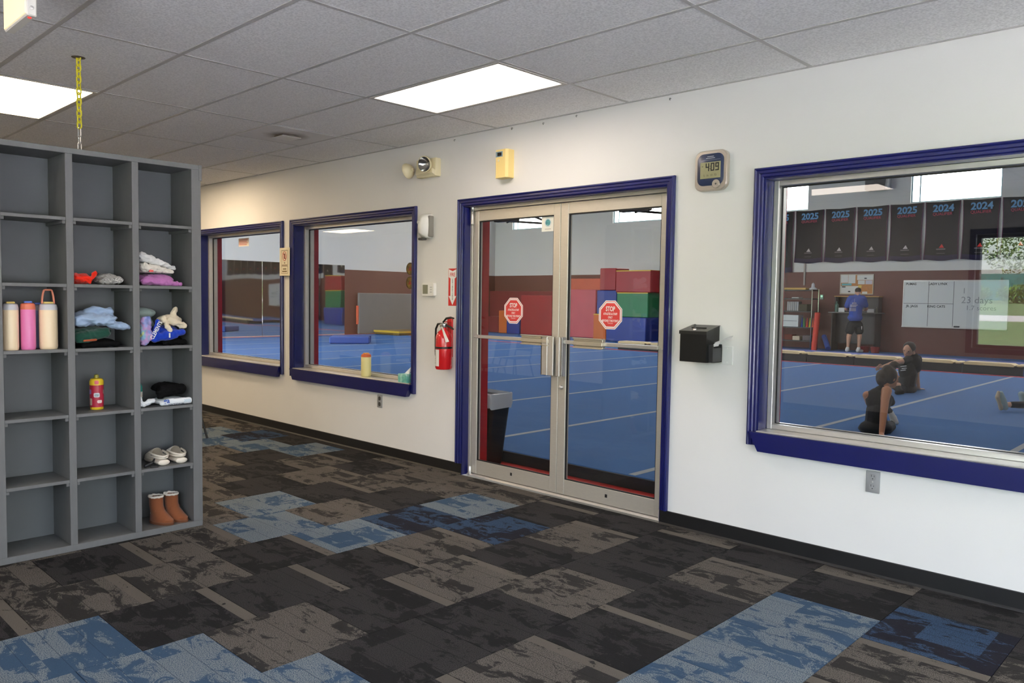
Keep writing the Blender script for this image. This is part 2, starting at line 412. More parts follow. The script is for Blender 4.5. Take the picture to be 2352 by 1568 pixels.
for r in rows:
    y = GY + GB * r
    if Y1 < y < 0: MB().box((X0, -0.012, -0.002), (X1, 0.012, 0.0008)).box((X0, -0.002, 0.0008), (X1, 0.002, 0.04)).build('main_tee', m_grid, ceiling, (0, y, HC))
tee_me = {}
for c in cols:
    x = GX + GA * c
    if X0 < x < X1: MB().box((-0.012, Y1, -0.0012), (0.012, 0, 0.0006)).box((-0.002, Y1, 0.0006), (0.002, 0, 0.04)).build('cross_tee', m_grid, ceiling, (x, 0, HC))
MB().box((X0, -0.02, HC - 0.001), (X1, 0.0, HC + 0.004)).build('wall_angle', m_grid, ceiling)
MB().box((GX - GA - 0.6096 - 0.012, GY + 3 * GB, -0.0012), (GX - GA - 0.6096 + 0.012, GY + 4 * GB, 0.0006)).build('cross_tee', m_grid, ceiling, (0, 0, HC))

# wall between lobby and gym, with its openings
WIN = {1: (-9.48, -7.56), 2: (-7.292, -5.366), 3: (-2.155, -0.235)}
WZ0, WZ1 = 0.68, 2.158
DX0, DX1, DZ1 = -4.718, -2.81, 2.172
wb = MB()
xs = [X0, WIN[1][0], WIN[1][1], WIN[2][0], WIN[2][1], DX0, DX1, WIN[3][0], WIN[3][1], 4.5]
opening = {1: (WZ0, WZ1), 3: (WZ0, WZ1), 5: (0, DZ1), 7: (WZ0, WZ1)}
for k in range(len(xs) - 1):
    a, b = xs[k], xs[k + 1]
    if k in opening:
        z0, z1 = opening[k]
        if z0 > 0: wb.box((a, 0, -0.02), (b, WT, z0))
        wb.box((a, 0, z1), (b, WT, GYM_H))
    else: wb.box((a, 0, -0.02), (b, WT, GYM_H))
wall_back = struct(wb.build('wall_back', m_wall))
# the rest of the lobby
WFX0, WFX1, WFZ0, WFZ1 = -2.5, 2.7, 0.95, 2.25
wf = MB()
wf.box((X0, Y1, 0), (WFX0, Y1 - 0.2, HC + 0.2)).box((WFX1, Y1, 0), (X1 + 0.2, Y1 - 0.2, HC + 0.2)).box((WFX0, Y1, 0), (WFX1, Y1 - 0.2, WFZ0)).box((WFX0, Y1, WFZ1), (WFX1, Y1 - 0.2, HC + 0.2))
struct(wf.build('wall_front', m_wall))
struct(MB().box((X0 - 0.2, Y1 - 0.2, 0), (X0, 0.0, HC + 0.2)).build('wall_left', m_wall))
EY0, EY1, EZ = -5.0, -0.9, 2.3        # unseen glazed entrance added to let daylight up onto the ceiling
struct(MB().box((X1, Y1, 0), (X1 + 0.2, EY0, HC + 0.2)).box((X1, EY1, 0), (X1 + 0.2, 0.0, HC + 0.2)).box((X1, EY0, EZ), (X1 + 0.2, EY1, HC + 0.2)).build('wall_right', m_wall))
def base(name, a, b):
    pr = [(0, 0), (-0.014, 0), (-0.011, 0.005), (-0.006, 0.012), (-0.005, 0.088), (-0.003, 0.092), (0, 0.092)]
    struct(MB().prism([(a, y, z) for y, z in pr], (b - a, 0, 0)).build(name, m_base))
base('baseboard_back', DX1, X1)
base('baseboard_back_left', X0, DX0)
struct(MB().box((X0, Y1, 0), (X1, Y1 + 0.006, 0.092)).build('baseboard_front', m_base))

# window sets
CASE = [(0, 0), (0, 0.012), (0.007, 0.017), (0.02, 0.017), (0.026, 0.023), (0.04, 0.023), (0.047, 0.029), (0.055, 0.026), (0.058, 0.018), (0.058, 0)]
def casing(x0, x1, zb, zt, name, m, parent, sgn=-1, y0=0.0):
    rings = [[(x0 - o, y0 + sgn * d, zb) for o, d in CASE], [(x0 - o, y0 + sgn * d, zt + o) for o, d in CASE], [(x1 + o, y0 + sgn * d, zt + o) for o, d in CASE], [(x1 + o, y0 + sgn * d, zb) for o, d in CASE]]
    return MB().loft(rings).build(name, m, parent)
def ring_box(mb, x0, x1, z0, z1, w, ya, yb, bev=0.002):
    mb.box((x0, ya, z0), (x0 + w, yb, z1), bev).box((x1 - w, ya, z0), (x1, yb, z1), bev).box((x0 + w, ya, z0), (x1 - w, yb, z0 + w), bev).box((x0 + w, ya, z1 - w), (x1 - w, yb, z1), bev)
    return mb
for n, (a, b) in WIN.items():
    w = sempty('window_%d' % n)
    casing(a, b, 0.605, WZ1, 'casing', m_blue, w)
    mb = MB(); t = 0.006
    mb.box((a, -0.001, WZ0), (a + t, 0.105, WZ1)).box((b - t, -0.001, WZ0), (b, 0.105, WZ1)).box((a, -0.001, WZ1 - t), (b, 0.105, WZ1))
    mb.build('jamb_lining', m_blue, w)
    mb = MB(); mb.box((a, 0.21, WZ0), (a + t, WT + 0.012, WZ1)).box((b - t, 0.21, WZ0), (b, WT + 0.012, WZ1)).box((a, 0.21, WZ1 - t), (b, WT + 0.012, WZ1)).box((a, 0.21, WZ0), (b, WT + 0.012, WZ0 + 0.012))
    mb.build('gym_side_lining', m_redjamb, w)
    casing(a, b, 0.605, WZ1, 'gym_side_casing', m_redjamb, w, 1, WT)
    # apron and stool under the pane
    MB().prism([(a - 0.032, 0, WZ0 + 0.004), (b + 0.026, 0, WZ0 + 0.004), (b - 0.032, 0, 0.574), (a + 0.026, 0, 0.574)], (0, -0.044, 0)).build('sill', m_blue, w)
    MB().box((a + t, -0.03, WZ0 + 0.0041), (b - t, 0.105, WZ0 + 0.012), 0.002).build('sill_plate', m_alu2, w)
    ring_box(MB(), a + t, b - t, WZ0 + 0.012, WZ1 - t, 0.03, 0.105, 0.15).build('frame', m_alu2, w)
    ring_box(MB(), a + t + 0.012, b - t - 0.012, WZ0 + 0.02, WZ1 - t - 0.012, 0.026, 0.15, 0.153, 0).build('gasket', m_black, w)
    ring_box(MB(), a + t, b - t, WZ0 + 0.012, WZ1 - t, 0.03, 0.164, 0.21).build('gym_side_frame', m_alu2, w)
    MB().box((a + 0.02, 0.1545, WZ0 + 0.03), (b - 0.02, 0.1605, WZ1 - 0.03)).build('glass', m_glass, w)
# lobby's street window behind the photographer
w = sempty('window_4')
casing_rings = MB(); ring_box(casing_rings, WFX0 - 0.06, WFX1 + 0.06, WFZ0 - 0.06, WFZ1 + 0.06, 0.06, Y1 + 0.02, Y1).build('casing', m_blue, w)
fr = ring_box(MB(), WFX0, WFX1, WFZ0, WFZ1, 0.04, Y1 - 0.04, Y1 - 0.12)
fr.box((0.35, Y1 - 0.05, WFZ0), (0.39, Y1 - 0.11, WFZ1)).build('frame', mat('dark_window_frame', rgb(34, 36, 52), 0.4), w)
MB().box((WFX0 + 0.03, Y1 - 0.077, WFZ0 + 0.03), (WFX1 - 0.03, Y1 - 0.083, WFZ1 - 0.03)).build('glass', m_glass, w)

# added entrance, out of view: glazed doors and side lights that let in daylight
d2 = sempty('added_door_2')
n_ = 4; st_ = (EY1 - EY0) / n_
for k in range(n_):
    ya, yb = EY0 + st_ * k, EY0 + st_ * (k + 1); lf = link('door_leaf' if k in (1, 2) else 'side_light', None, d2)
    MB().box((X1 + 0.07, ya, 0.0), (X1 + 0.12, ya + 0.05, EZ)).build('stile', m_alu, lf); MB().box((X1 + 0.07, yb - 0.05, 0.0), (X1 + 0.12, yb, EZ)).build('stile', m_alu, lf)
    MB().box((X1 + 0.07, ya + 0.05, 0.0), (X1 + 0.12, yb - 0.05, 0.09)).build('bottom_rail', m_alu, lf); MB().box((X1 + 0.07, ya + 0.05, EZ - 0.07), (X1 + 0.12, yb - 0.05, EZ)).build('top_rail', m_alu, lf)
    MB().box((X1 + 0.092, ya + 0.045, 0.085), (X1 + 0.098, yb - 0.045, EZ - 0.065)).build('glass', m_glass, lf)
    if k in (1, 2): MB().tube([(X1 + 0.06, (yb if k == 1 else ya) + (-0.03 if k == 1 else 0.03), 0.9), (X1 + 0.06, (yb if k == 1 else ya) + (-0.03 if k == 1 else 0.03), 1.3)], 0.012, 8).build('pull_handle', m_alu2, lf)

# double glass door
d1 = sempty('door_1')
casing(DX0, DX1, 0.093, DZ1, 'casing', m_blue, d1)
casing(DX0, DX1, 0.0, DZ1, 'gym_side_casing', m_redjamb, d1, 1, WT)
MB().box((DX0, -0.001, 0), (DX0 + 0.006, 0.066, DZ1)).box((DX1 - 0.006, -0.001, 0), (DX1, 0.066, DZ1)).box((DX0, -0.001, DZ1 - 0.006), (DX1, 0.066, DZ1)).build('jamb_lining', m_blue, d1)
MB().box((DX0, 0.14, 0), (DX0 + 0.006, WT + 0.012, DZ1)).box((DX1 - 0.006, 0.14, 0), (DX1, WT + 0.012, DZ1)).box((DX0, 0.14, DZ1 - 0.006), (DX1, WT + 0.012, DZ1)).build('gym_side_lining', m_redjamb, d1)
MB().box((DX0 + 0.004, 0.066, 0), (DX0 + 0.03, 0.14, DZ1), 0.002).box((DX1 - 0.03, 0.066, 0), (DX1 - 0.004, 0.14, DZ1), 0.002).box((DX0 + 0.03, 0.066, 2.142), (DX1 - 0.03, 0.14, DZ1 - 0.004), 0.002).build('frame', m_alu, d1)
MB().prism([(DX0 + 0.004, 0.05, -0.004), (DX0 + 0.004, 0.06, 0.008), (DX0 + 0.004, 0.15, 0.008), (DX0 + 0.004, 0.16, -0.004)], (DX1 - DX0 - 0.008, 0, 0)).build('threshold', m_alu2, d1)
LF = [(DX0 + 0.032, -3.7655), (-3.7625, DX1 - 0.032)]
LZ0, LZ1 = 0.011, 2.138
for k, (a, b) in enumerate(LF):
    lf = link('door_leaf', None, d1)
    sL, sR = 0.062, 0.066
    if k == 1: sL, sR = 0.072, 0.062
    ga, gb, gz0, gz1 = a + sL, b - sR, 0.122, 2.057
    MB().box((a, 0.075, LZ0), (ga, 0.12, LZ1), 0.003).build('stile', m_alu, lf)
    MB().box((gb, 0.075, LZ0), (b, 0.12, LZ1), 0.003).build('stile', m_alu, lf)
    MB().box((ga, 0.0765, LZ0), (gb, 0.1185, gz0), 0.002).build('bottom_rail', m_alu, lf)
    MB().box((ga, 0.0765, gz1), (gb, 0.1185, LZ1), 0.002).build('top_rail', m_alu, lf)
    ring_box(MB(), ga - 0.001, gb + 0.001, gz0 - 0.001, gz1 + 0.001, 0.009, 0.084, 0.095, 0).build('gasket', m_black, lf)
    MB().box((ga - 0.004, 0.0955, gz0 - 0.004), (gb + 0.004, 0.1015, gz1 + 0.004)).build('glass', m_glass, lf)
    # push bar across the pane with a broad paddle
    zb = 1.134
    MB().box((ga - 0.01, 0.052, zb - 0.014), (gb + 0.01, 0.078, zb + 0.012), 0.003).build('push_bar', m_alu2, lf)
    pa, pb = (gb - 0.27, gb + 0.008) if k == 0 else (ga + 0.1, ga + 0.36)
    pm = MB()
    for z0_, z1_, y_ in ((zb + 0.012, zb + 0.036, 0.034), (zb - 0.016, zb + 0.012, 0.026), (zb - 0.034, zb - 0.018, 0.036)): pm.box((pa, y_, z0_), (pb, 0.07, z1_), 0.003)
    pm.box((pa, 0.022, zb + 0.03), (pb, 0.04, zb + 0.038), 0.002).box((pa, 0.022, zb - 0.036), (pb, 0.04, zb - 0.03), 0.002)
    pm.build('push_paddle', mat('champagne_aluminium', rgb(206, 196, 176), 0.32, metal=0.6), lf)
    ha, hb = (b - 0.132, b - 0.012) if k == 0 else (a + 0.012, a + 0.072)
    hm = MB().box((ha, 0.03, 0.882), (hb, 0.042, 1.168), 0.003)
    hm.box((ha, 0.03, 0.882), (ha + 0.012, 0.076, 1.168), 0.002) if k == 0 else hm.box((hb - 0.012, 0.03, 0.882), (hb, 0.076, 1.168), 0.002)
    hm.box(((ha + hb) / 2 - 0.006, 0.024, 0.882), ((ha + hb) / 2 + 0.006, 0.031, 1.168), 0.002)
    hm.build('pull_handle', m_alu2, lf)
    if k == 1: MB().lathe([(0, 0.021), (0.008, 0.021), (0.011, 0.019), (0.016, 0.012), (0.017, 0)], (a + 0.033, 0.076, 0.80), 'y', 20).build('lock_cylinder', m_alu2, lf, smooth=True)
    MB().box(((a + b) / 2 - 0.011, 0.0745, 0.062), ((a + b) / 2 + 0.007, 0.0772, 0.085)).build('drain_slot', m_black, lf)
    for sx in ((a + 0.025,) if k == 0 else (b - 0.03,)): MB().lathe([(0, 0.004), (0.006, 0.003), (0.007, 0)], (sx, 0.0752, 1.125), 'y', 10).build('screw', m_alu2, lf)
    # closer on the gym side
    cx = a + 0.30 if k == 0 else b - 0.32
    MB().box((cx - 0.12, 0.1185, 2.045), (cx + 0.12, 0.175, 2.105), 0.006).build('closer_body', mat('bronze_closer', rgb(96, 86, 70), 0.45, metal=0.5), lf)
    arm = [(cx, 0.18, 2.05), (cx + (0.24 if k == 0 else 0.2), 0.42, 2.035)]
    MB().tube([(cx, 0.15, 2.04), arm[0], arm[1]], 0.009, 6).tube([arm[1], (cx + 0.1, 0.28, 2.11), (cx + 0.02, 0.15, 2.15)], 0.009, 6).build('closer_arm', m_black if k else mat('grey_closer_arm', rgb(110, 110, 108), 0.45, metal=0.6), lf)
    # pivots at head and foot
    px = a + 0.004 if k == 0 else b - 0.004
    MB().lathe([(0, 0), (0.013, 0), (0.013, 0.085), (0.009, 0.09), (0.009, 0.1), (0.013, 0.105), (0.013, 0.14), (0, 0.14)], (px, 0.058, 2.035), 'z', 14).build('top_pivot', m_alu2, lf, smooth=True)
    MB().lathe([(0, 0), (0.014, 0), (0.014, 0.06), (0.011, 0.066), (0, 0.066)], (px, 0.06, 0.002), 'z', 14).build('bottom_pivot', m_alu2, lf, smooth=True)
# ------------------------------------------------------------------ gym shell beyond the wall
GF, GYB, GXL, GXR = 0.1, 18.7, -23.2, 4.5         # spring floor height, back wall, left wall, right wall
BROWN = 2.345
m_gwhite = mat('gym_white_wall', rgb(214, 212, 208), 0.7, vary=0.03, vscale=0.6)
m_brown = mat('gym_brown_paint', rgb(98, 48, 35), 0.6, vary=0.12, vscale=0.7)
m_bluefloor = mat('blue_carpet_floor', rgb(34, 88, 146), 0.85, vary=0.07, vscale=1.2, bump=0.15, bscale=300)
m_redcarpet = mat('red_floor_strip', rgb(186, 44, 38), 0.85, vary=0.12, vscale=9)
gf = struct(MB().box((GXL, 0.64, 0.0), (GXR, GYB, GF), 0.01).build('floor_gym', m_bluefloor))
MB().box((GXL, WT, -0.05), (GXR, 0.64, 0.0)).build('entry_strip', m_redcarpet, gf)
MB().box((GXL, 0.618, 0.0), (GXR, 0.641, GF - 0.004), 0.004).build('floor_edge_trim', mat('black_foam_edge', rgb(26, 26, 28), 0.8), gf)
m_seam = mat('grey_seam_tape', rgb(150, 156, 162), 0.8)
for k in range(-4, 11):
    x = -3.5 - 1.829 * k
    if GXL < x < GXR: MB().box((-0.032, 0.66, 0), (0.032, 13.0, 0.002)).build('floor_seam', m_seam, gf, (x, 0, GF))
m_redtape = mat('red_border_tape', rgb(196, 52, 44), 0.8)
MB().box((GXL + 0.5, 12.92, 0), (-3.3, 13.08, 0.0025)).build('border_tape', m_redtape, gf, (0, 0, GF))
MB().box((GXL + 0.02, 0.9, 0), (GXL + 0.18, 13.0, 0.0025)).build('border_tape', m_redtape, gf, (0, 0, GF))
# back wall with clerestory windows
CW = [(-21.55 + 4.84 * k, -21.55 + 4.84 * k + 2.09) for k in range(6)]
CW = [(a * 1.0313, b * 1.0313) for a, b in CW]; CZ0, CZ1 = 4.175, 5.5
wg = MB(); gx = [GXL - 0.2] + [v for ab in CW for v in ab if v < GXR] + [GXR]
gx = sorted(gx)
wg.box((GXL - 0.2, GYB, -0.1), (GXR, GYB + 0.25, CZ0)).box((GXL - 0.2, GYB, CZ1), (GXR, GYB + 0.25, GYM_H + 0.2))
prev = GXL - 0.2
for a, b in CW:
    if a > GXR: break
    wg.box((prev, GYB, CZ0), (a, GYB + 0.25, CZ1)); prev = min(b, GXR)
if prev < GXR: wg.box((prev, GYB, CZ0), (GXR, GYB + 0.25, CZ1))
wgb = struct(wg.build('wall_gym_back', m_gwhite))
MB().box((GXL, GYB - 0.012, 0.0), (GXR, GYB, BROWN)).build('painted_panel', m_brown, wgb)
nwin = 5
m_cframe = mat('pale_blue_window_frame', rgb(176, 206, 214), 0.4)
for a, b in CW:
    if b > GXR: continue
    w = sempty('window_%d' % nwin); nwin += 1
    fr = ring_box(MB(), a, b, CZ0, CZ1, 0.035, GYB + 0.06, GYB + 0.14); fr.box((a + 0.2, GYB + 0.07, CZ0), (a + 0.235, GYB + 0.13, CZ1)); fr.build('frame', m_cframe, w)
    MB().box((a + 0.03, GYB + 0.098, CZ0 + 0.03), (b - 0.03, GYB + 0.104, CZ1 - 0.03)).build('glass', m_glass, w)
# left wall with mirrors, right wall, ceiling
wl_ = struct(MB().box((GXL - 0.2, 0.0, -0.1), (GXL, GYB, GYM_H + 0.2)).build('wall_gym_left', m_gwhite))
MB().box((GXL, WT, 0.0), (GXL + 0.012, GYB - 0.012, BROWN)).build('painted_panel', m_brown, wl_)
wr_ = struct(MB().box((GXR, 0.0, -0.1), (GXR + 0.2, GYB + 0.25, GYM_H + 0.2)).build('wall_gym_right', m_gwhite))
MB().box((GXR, WT, 0.0), (GXR - 0.012, GYB - 0.012, BROWN)).build('painted_panel', m_brown, wr_)
struct(MB().box((GXL - 0.2, WT, GYM_H), (GXR + 0.2, GYB + 0.25, GYM_H + 0.2)).build('ceiling_gym', mat('gym_ceiling', rgb(200, 200, 198), 0.8)))
m_mirror = bpy.data.materials.new('silver_mirror'); m_mirror.use_nodes = True
bs = m_mirror.node_tree.nodes['Principled BSDF']; bs.inputs['Base Color'].default_value = (0.72, 0.74, 0.75, 1); bs.inputs['Metallic'].default_value = 1; bs.inputs['Roughness'].default_value = 0.03
tc = m_mirror.node_tree.nodes.new('ShaderNodeTexCoord'); nz = m_mirror.node_tree.nodes.new('ShaderNodeTexNoise'); nz.inputs['Scale'].default_value = 0.9; nz.inputs['Detail'].default_value = 0
bp = m_mirror.node_tree.nodes.new('ShaderNodeBump'); bp.inputs['Strength'].default_value = 0.25; bp.inputs['Distance'].default_value = 0.008
m_mirror.node_tree.links.new(tc.outputs['Object'], nz.inputs['Vector']); m_mirror.node_tree.links.new(nz.outputs['Fac'], bp.inputs['Height']); m_mirror.node_tree.links.new(bp.outputs['Normal'], bs.inputs['Normal'])
ys = [11.38 - 1.55 * k for k in range(6)]
for k in range(5):
    mr = thing('wall_mirror', ['frameless gym mirror panel ending beside the brown wall section', 'second gym mirror panel along the left wall', 'gym mirror panel seen through the far left window', 'gym mirror panel in the middle of the left wall row', 'gym mirror panel nearest the lobby wall'][k], 'mirror', (GXL + 0.012, (ys[k] + ys[k + 1]) / 2, 1.3), 'mirror panels on the gym wall')
    h = (ys[k] - ys[k + 1]) / 2 - 0.006
    MB().box((0.001, -h, -1.17), (0.009, h, 1.19), 0.002).build('mirror_pane', m_mirror, mr)
    MB().box((0.0, -h, -1.2), (0.016, h, -1.165), 0.002).build('bottom_channel', m_alu2, mr)
# unseen lamps added under the gym roof to light the gym
m_glamp = emission_mat('gym_fill_glow', (1.0, 0.92, 0.8), GYM_FILL_STRENGTH)
m_glh = mat('lamp_housing', rgb(210, 210, 208), 0.4)
gl0 = thing('gym_fill_light', 'unseen long white lamp added under the gym roof to light the gym', 'lamp', (0, 0, GYM_H - 0.35), 'added lamps under the gym roof')
MB().prism([(-0.6, -0.2, 0), (-0.6, 0.2, 0), (-0.6, 0.12, 0.1), (-0.6, -0.12, 0.1)], (1.2, 0, 0)).build('housing', m_glh, gl0)
MB().box((-0.57, -0.17, -0.012), (0.57, 0.17, -0.002)).build('lens', m_glamp, gl0)
for hx in (-0.45, 0.45): MB().tube([(hx, 0, 0.1), (hx, 0, 0.35)], 0.006, 6).build('hanger', m_alu2, gl0)
first = True
for i, x in enumerate((-20, -15, -10, -5, 0)):
    for j, y in enumerate((3.5, 8.5, 13.5)):
        o = gl0 if first else copy_tree(gl0); first = False; o.location = (x, y, GYM_H - 0.35)
        o['label'] = 'added unseen white gym lamp, %s from the mirrored wall in the %s row' % (('first', 'second', 'third', 'fourth', 'last')[i], ('near', 'middle', 'far')[j])

# ------------------------------------------------------------------ outdoors beyond the street window (seen mirrored in the panes)
m_lawn = mat('lawn_grass', rgb(68, 92, 46), 0.95, vary=0.3, vscale=2.5, bump=0.4, bscale=30)
LZ = lambda d: -0.12 + max(0.0, d - 17.0) * 0.08           # the lawn climbs gently away from the building
lp = [(Y1 - 0.2, -0.12), (-17.0, -0.12)] + [(-d, LZ(d)) for d in (20, 26, 32, 40, 60)]
tag(MB().prism([(-80, y, z) for y, z in lp] + [(-80, -60, -0.6), (-80, Y1 - 0.2, -0.6)], (160, 0, 0)).build('lawn', m_lawn), 'mown green lawn rising away outside the lobby street window', 'lawn')['kind'] = 'structure'
tag(MB().box((-40, Y1 - 0.2, -0.118), (40, -17.0, -0.06)).box((X1 + 0.21, Y1 - 0.2, -0.118), (40, 30.0, -0.06)).build('bounce_paving', mat('light_concrete_paving', rgb(198, 196, 201), 0.9, vary=0.08, vscale=0.8)), 'unseen pale concrete paving added outside to bounce daylight into the lobby', 'paving')['kind'] = 'structure'  # paving added out of view to bounce sunlight up onto the lobby ceiling
PD = 29.0
tag(MB().prism([(-60, -PD, LZ(PD) + 0.002), (-60, -PD - 2.2, LZ(PD + 2.2) + 0.002), (-60, -PD - 2.2, LZ(PD + 2.2) + 0.03), (-60, -PD, LZ(PD) + 0.03)], (120, 0, 0)).build('footpath', mat('pale_concrete', rgb(214, 210, 202), 0.9, vary=0.06)), 'pale concrete footpath crossing the lawn outside', 'path')['kind'] = 'structure'
def leaf_cloud(name, c, rad, n, m, size, seed, parent=None, zmin=None):
    rg = random.Random(seed); mb = MB()
    for _ in range(n):
        while True:
            v = Vector((rg.uniform(-1, 1), rg.uniform(-1, 1), rg.uniform(-1, 1)))
            if 0.25 < v.length < 1: break
        p = Vector((c[0] + v.x * rad[0], c[1] + v.y * rad[1], c[2] + v.z * rad[2]))
        a = Vector((rg.gauss(0, 1), rg.gauss(0, 1), rg.gauss(0, 1))).normalized(); b = a.orthogonal().normalized(); s = size * rg.uniform(0.6, 1.3)
        mb.poly([p - a * s, p + b * s * 0.5, p + a * s, p - b * s * 0.5])
    return mb.build(name, m, parent)
m_hedge = pattern_mat('hedge_leaves', [rgb(52, 78, 30), rgb(92, 128, 48), rgb(126, 158, 66)], 8)
hy = -38.0; HZ = LZ(38.0)
for k in range(9):
    h = thing('hedge_shrub', 'clipped green shrub %s' % ['at the left end of the hedge outside', 'second in the hedge outside', 'third in the hedge outside', 'fourth in the hedge outside', 'in the middle of the hedge outside', 'sixth in the hedge outside', 'seventh in the hedge outside', 'eighth in the hedge outside', 'at the right end of the hedge outside'][k], 'shrub', (-19 + 2.7 * k, hy, HZ - 0.03), 'hedge outside the street window')
    leaf_cloud('foliage', (0, 0, 0.45), (1.3, 0.6, 0.5), 900, m_hedge, 0.09, 40 + k, h)
m_bark = mat('grey_brown_bark', rgb(88, 72, 58), 0.95, vary=0.3, vscale=12)
TREES = [(-17, hy - 5, 7.0, 3.2, 'spring tree with pale green leaves outside, left of the path'), (-9.5, hy - 9, 8.5, 3.6, 'tall leafy tree outside behind the hedge'), (-4.5, hy - 5, 6.0, 2.8, 'yellow-green young tree outside behind the hedge'), (2.5, hy - 8, 8.0, 3.4, 'broad leafy tree outside beyond the lawn'), (10, hy - 9, 8, 3.5, 'round-topped tree outside at the far right')]
for k, (x, y, H_, r, lb) in enumerate(TREES):
    t = thing('lawn_tree', lb, 'tree', (x, y, LZ(-y) - 0.05), 'trees outside the street window')
    MB().tube([(0, 0, 0), (0.05, 0, H_ * 0.3), (-0.05, 0.1, H_ * 0.55), (0.1, 0, H_ * 0.8)], [0.2, 0.15, 0.1, 0.04], 8).tube([(0, 0, H_ * 0.35), (0.8, 0.2, H_ * 0.6), (1.2, 0.1, H_ * 0.8)], [0.09, 0.06, 0.02], 6).tube([(0, 0, H_ * 0.4), (-0.9, -0.2, H_ * 0.65)], [0.08, 0.03], 6).build('trunk', m_bark, t)
    leaf_cloud('foliage', (0, 0, H_ * 0.5), (r, r, H_ * 0.44), 7000, pattern_mat('tree_leaves_%d' % k, [rgb(70, 92, 40), rgb(116, 140, 60), rgb(160, 172, 84)], 3), 0.10, 60 + k, t)
u = thing('utility_box', 'green utility cabinet standing behind the hedge outside', 'utility box', (-9.6, hy - 2.0, LZ(40.0) - 0.05))
MB().prism([(-1.3, -0.5, 0), (1.3, -0.5, 0), (1.3, -0.5, 1.15), (1.15, -0.5, 1.3), (-1.15, -0.5, 1.3), (-1.3, -0.5, 1.15)], (0, 1.0, 0)).build('cabinet', mat('teal_green_paint', rgb(38, 106, 100), 0.5), u)
MB().box((-0.02, 0.5, 0.1), (0.02, 0.515, 1.15)).box((0.1, 0.5, 0.6), (0.14, 0.54, 0.8)).build('door_seam', m_black, u)
# ------------------------------------------------------------------ lobby ceiling fixtures
m_diff = emission_mat('lamp_panel_glow', LAMP_COLOR, LAMP_STRENGTH); m_diffw = emission_mat('warm_lamp_panel_glow', WARM_LAMP_COLOR, WARM_LAMP_STRENGTH)
LAMP_LABEL = {(0, 3): 'glowing fluorescent ceiling panel in front of the glass doors', (-2, 0): 'glowing ceiling panel cut by the left picture edge, behind the yellow chain',
              (-4, 3): 'ceiling light panel hidden behind the cubby shelf near the far window', (-8, 3): 'ceiling light panel over the far left end of the window wall', (4, 3): 'ceiling light panel over the right end of the window wall, out of frame',
              (-6, 0): 'ceiling light panel over the lobby table', (0, -3): 'ceiling light panel over the front wall, mirrored in the right window', (-4, -3): 'ceiling light panel over the front wall beyond the cubby shelf', (-8, -3): 'ceiling light panel over the front wall at the far left end', (4, -3): 'ceiling light panel over the street window behind the camera'}
for c, r in LAMPS:
    xa, ya = GX + GA * c, GY + GB * r
    if xa + GA > X1: continue
    lt = thing('ceiling_light', LAMP_LABEL.get((c, r), 'recessed fluorescent ceiling panel out of view'), 'ceiling light', (xa, ya, HC), 'fluorescent panels in the lobby ceiling')
    fm = MB().box((0.012, 0.012, -0.004), (0.036, GB - 0.012, 0.012)).box((GA - 0.036, 0.012, -0.004), (GA - 0.012, GB - 0.012, 0.012)).box((0.036, 0.012, -0.004), (GA - 0.036, 0.034, 0.012)).box((0.036, GB - 0.034, -0.004), (GA - 0.036, GB - 0.012, 0.012))
    fm.build('frame', mat('lamp_frame_white', rgb(200, 196, 186), 0.4), lt)
    MB().box((0.034, 0.032, 0.002), (GA - 0.034, GB - 0.032, 0.006)).build('diffuser', m_diffw if c <= -2 else m_diff, lt)
    MB().box((0.012, 0.012, 0.014), (GA - 0.012, GB - 0.012, 0.1)).build('housing', mat('lamp_housing_steel', rgb(180, 180, 178), 0.5), lt)
# square air diffuser with its grime
m_dirt = bpy.data.materials.new('grimy_vent_white'); m_dirt.use_nodes = True; nt = m_dirt.node_tree; bs = nt.nodes['Principled BSDF']; bs.inputs['Roughness'].default_value = 0.6
tc = nt.nodes.new('ShaderNodeTexCoord'); ln = nt.nodes.new('ShaderNodeVectorMath'); ln.operation = 'LENGTH'; nt.links.new(tc.outputs['Object'], ln.inputs[0])
nz = nt.nodes.new('ShaderNodeTexNoise'); nz.inputs['Scale'].default_value = 12; nt.links.new(tc.outputs['Object'], nz.inputs['Vector'])
ma = nt.nodes.new('ShaderNodeMath'); ma.operation = 'MULTIPLY_ADD'; ma.inputs[1].default_value = 0.09; nt.links.new(nz.outputs['Fac'], ma.inputs[0]); nt.links.new(ln.outputs['Value'], ma.inputs[2])
cr = nt.nodes.new('ShaderNodeValToRGB'); cr.color_ramp.elements[0].position = 0.12; cr.color_ramp.elements[0].color = rgb(128, 114, 98); cr.color_ramp.elements[1].position = 0.24; cr.color_ramp.elements[1].color = rgb(232, 230, 226)
nt.links.new(ma.outputs[0], cr.inputs['Fac']); nt.links.new(cr.outputs['Color'], bs.inputs['Base Color'])
vt = thing('ceiling_vent', 'square air vent plate with a dusty smudge in the ceiling left of the panel light', 'vent', (GX - GA - 0.3048, GY + 3.5 * GB, HC))
MB().box((-0.293, -0.293, -0.003), (0.293, 0.293, 0.008), 0.002).build('plate', m_dirt, vt)
MB().box((-0.085, -0.085, -0.022), (0.085, 0.085, -0.018), 0.002).build('centre_plate', m_white, vt)
MB().box((-0.07, -0.07, -0.018), (0.07, 0.07, -0.003)).build('throat', mat('vent_throat', rgb(96, 88, 78), 0.8), vt)
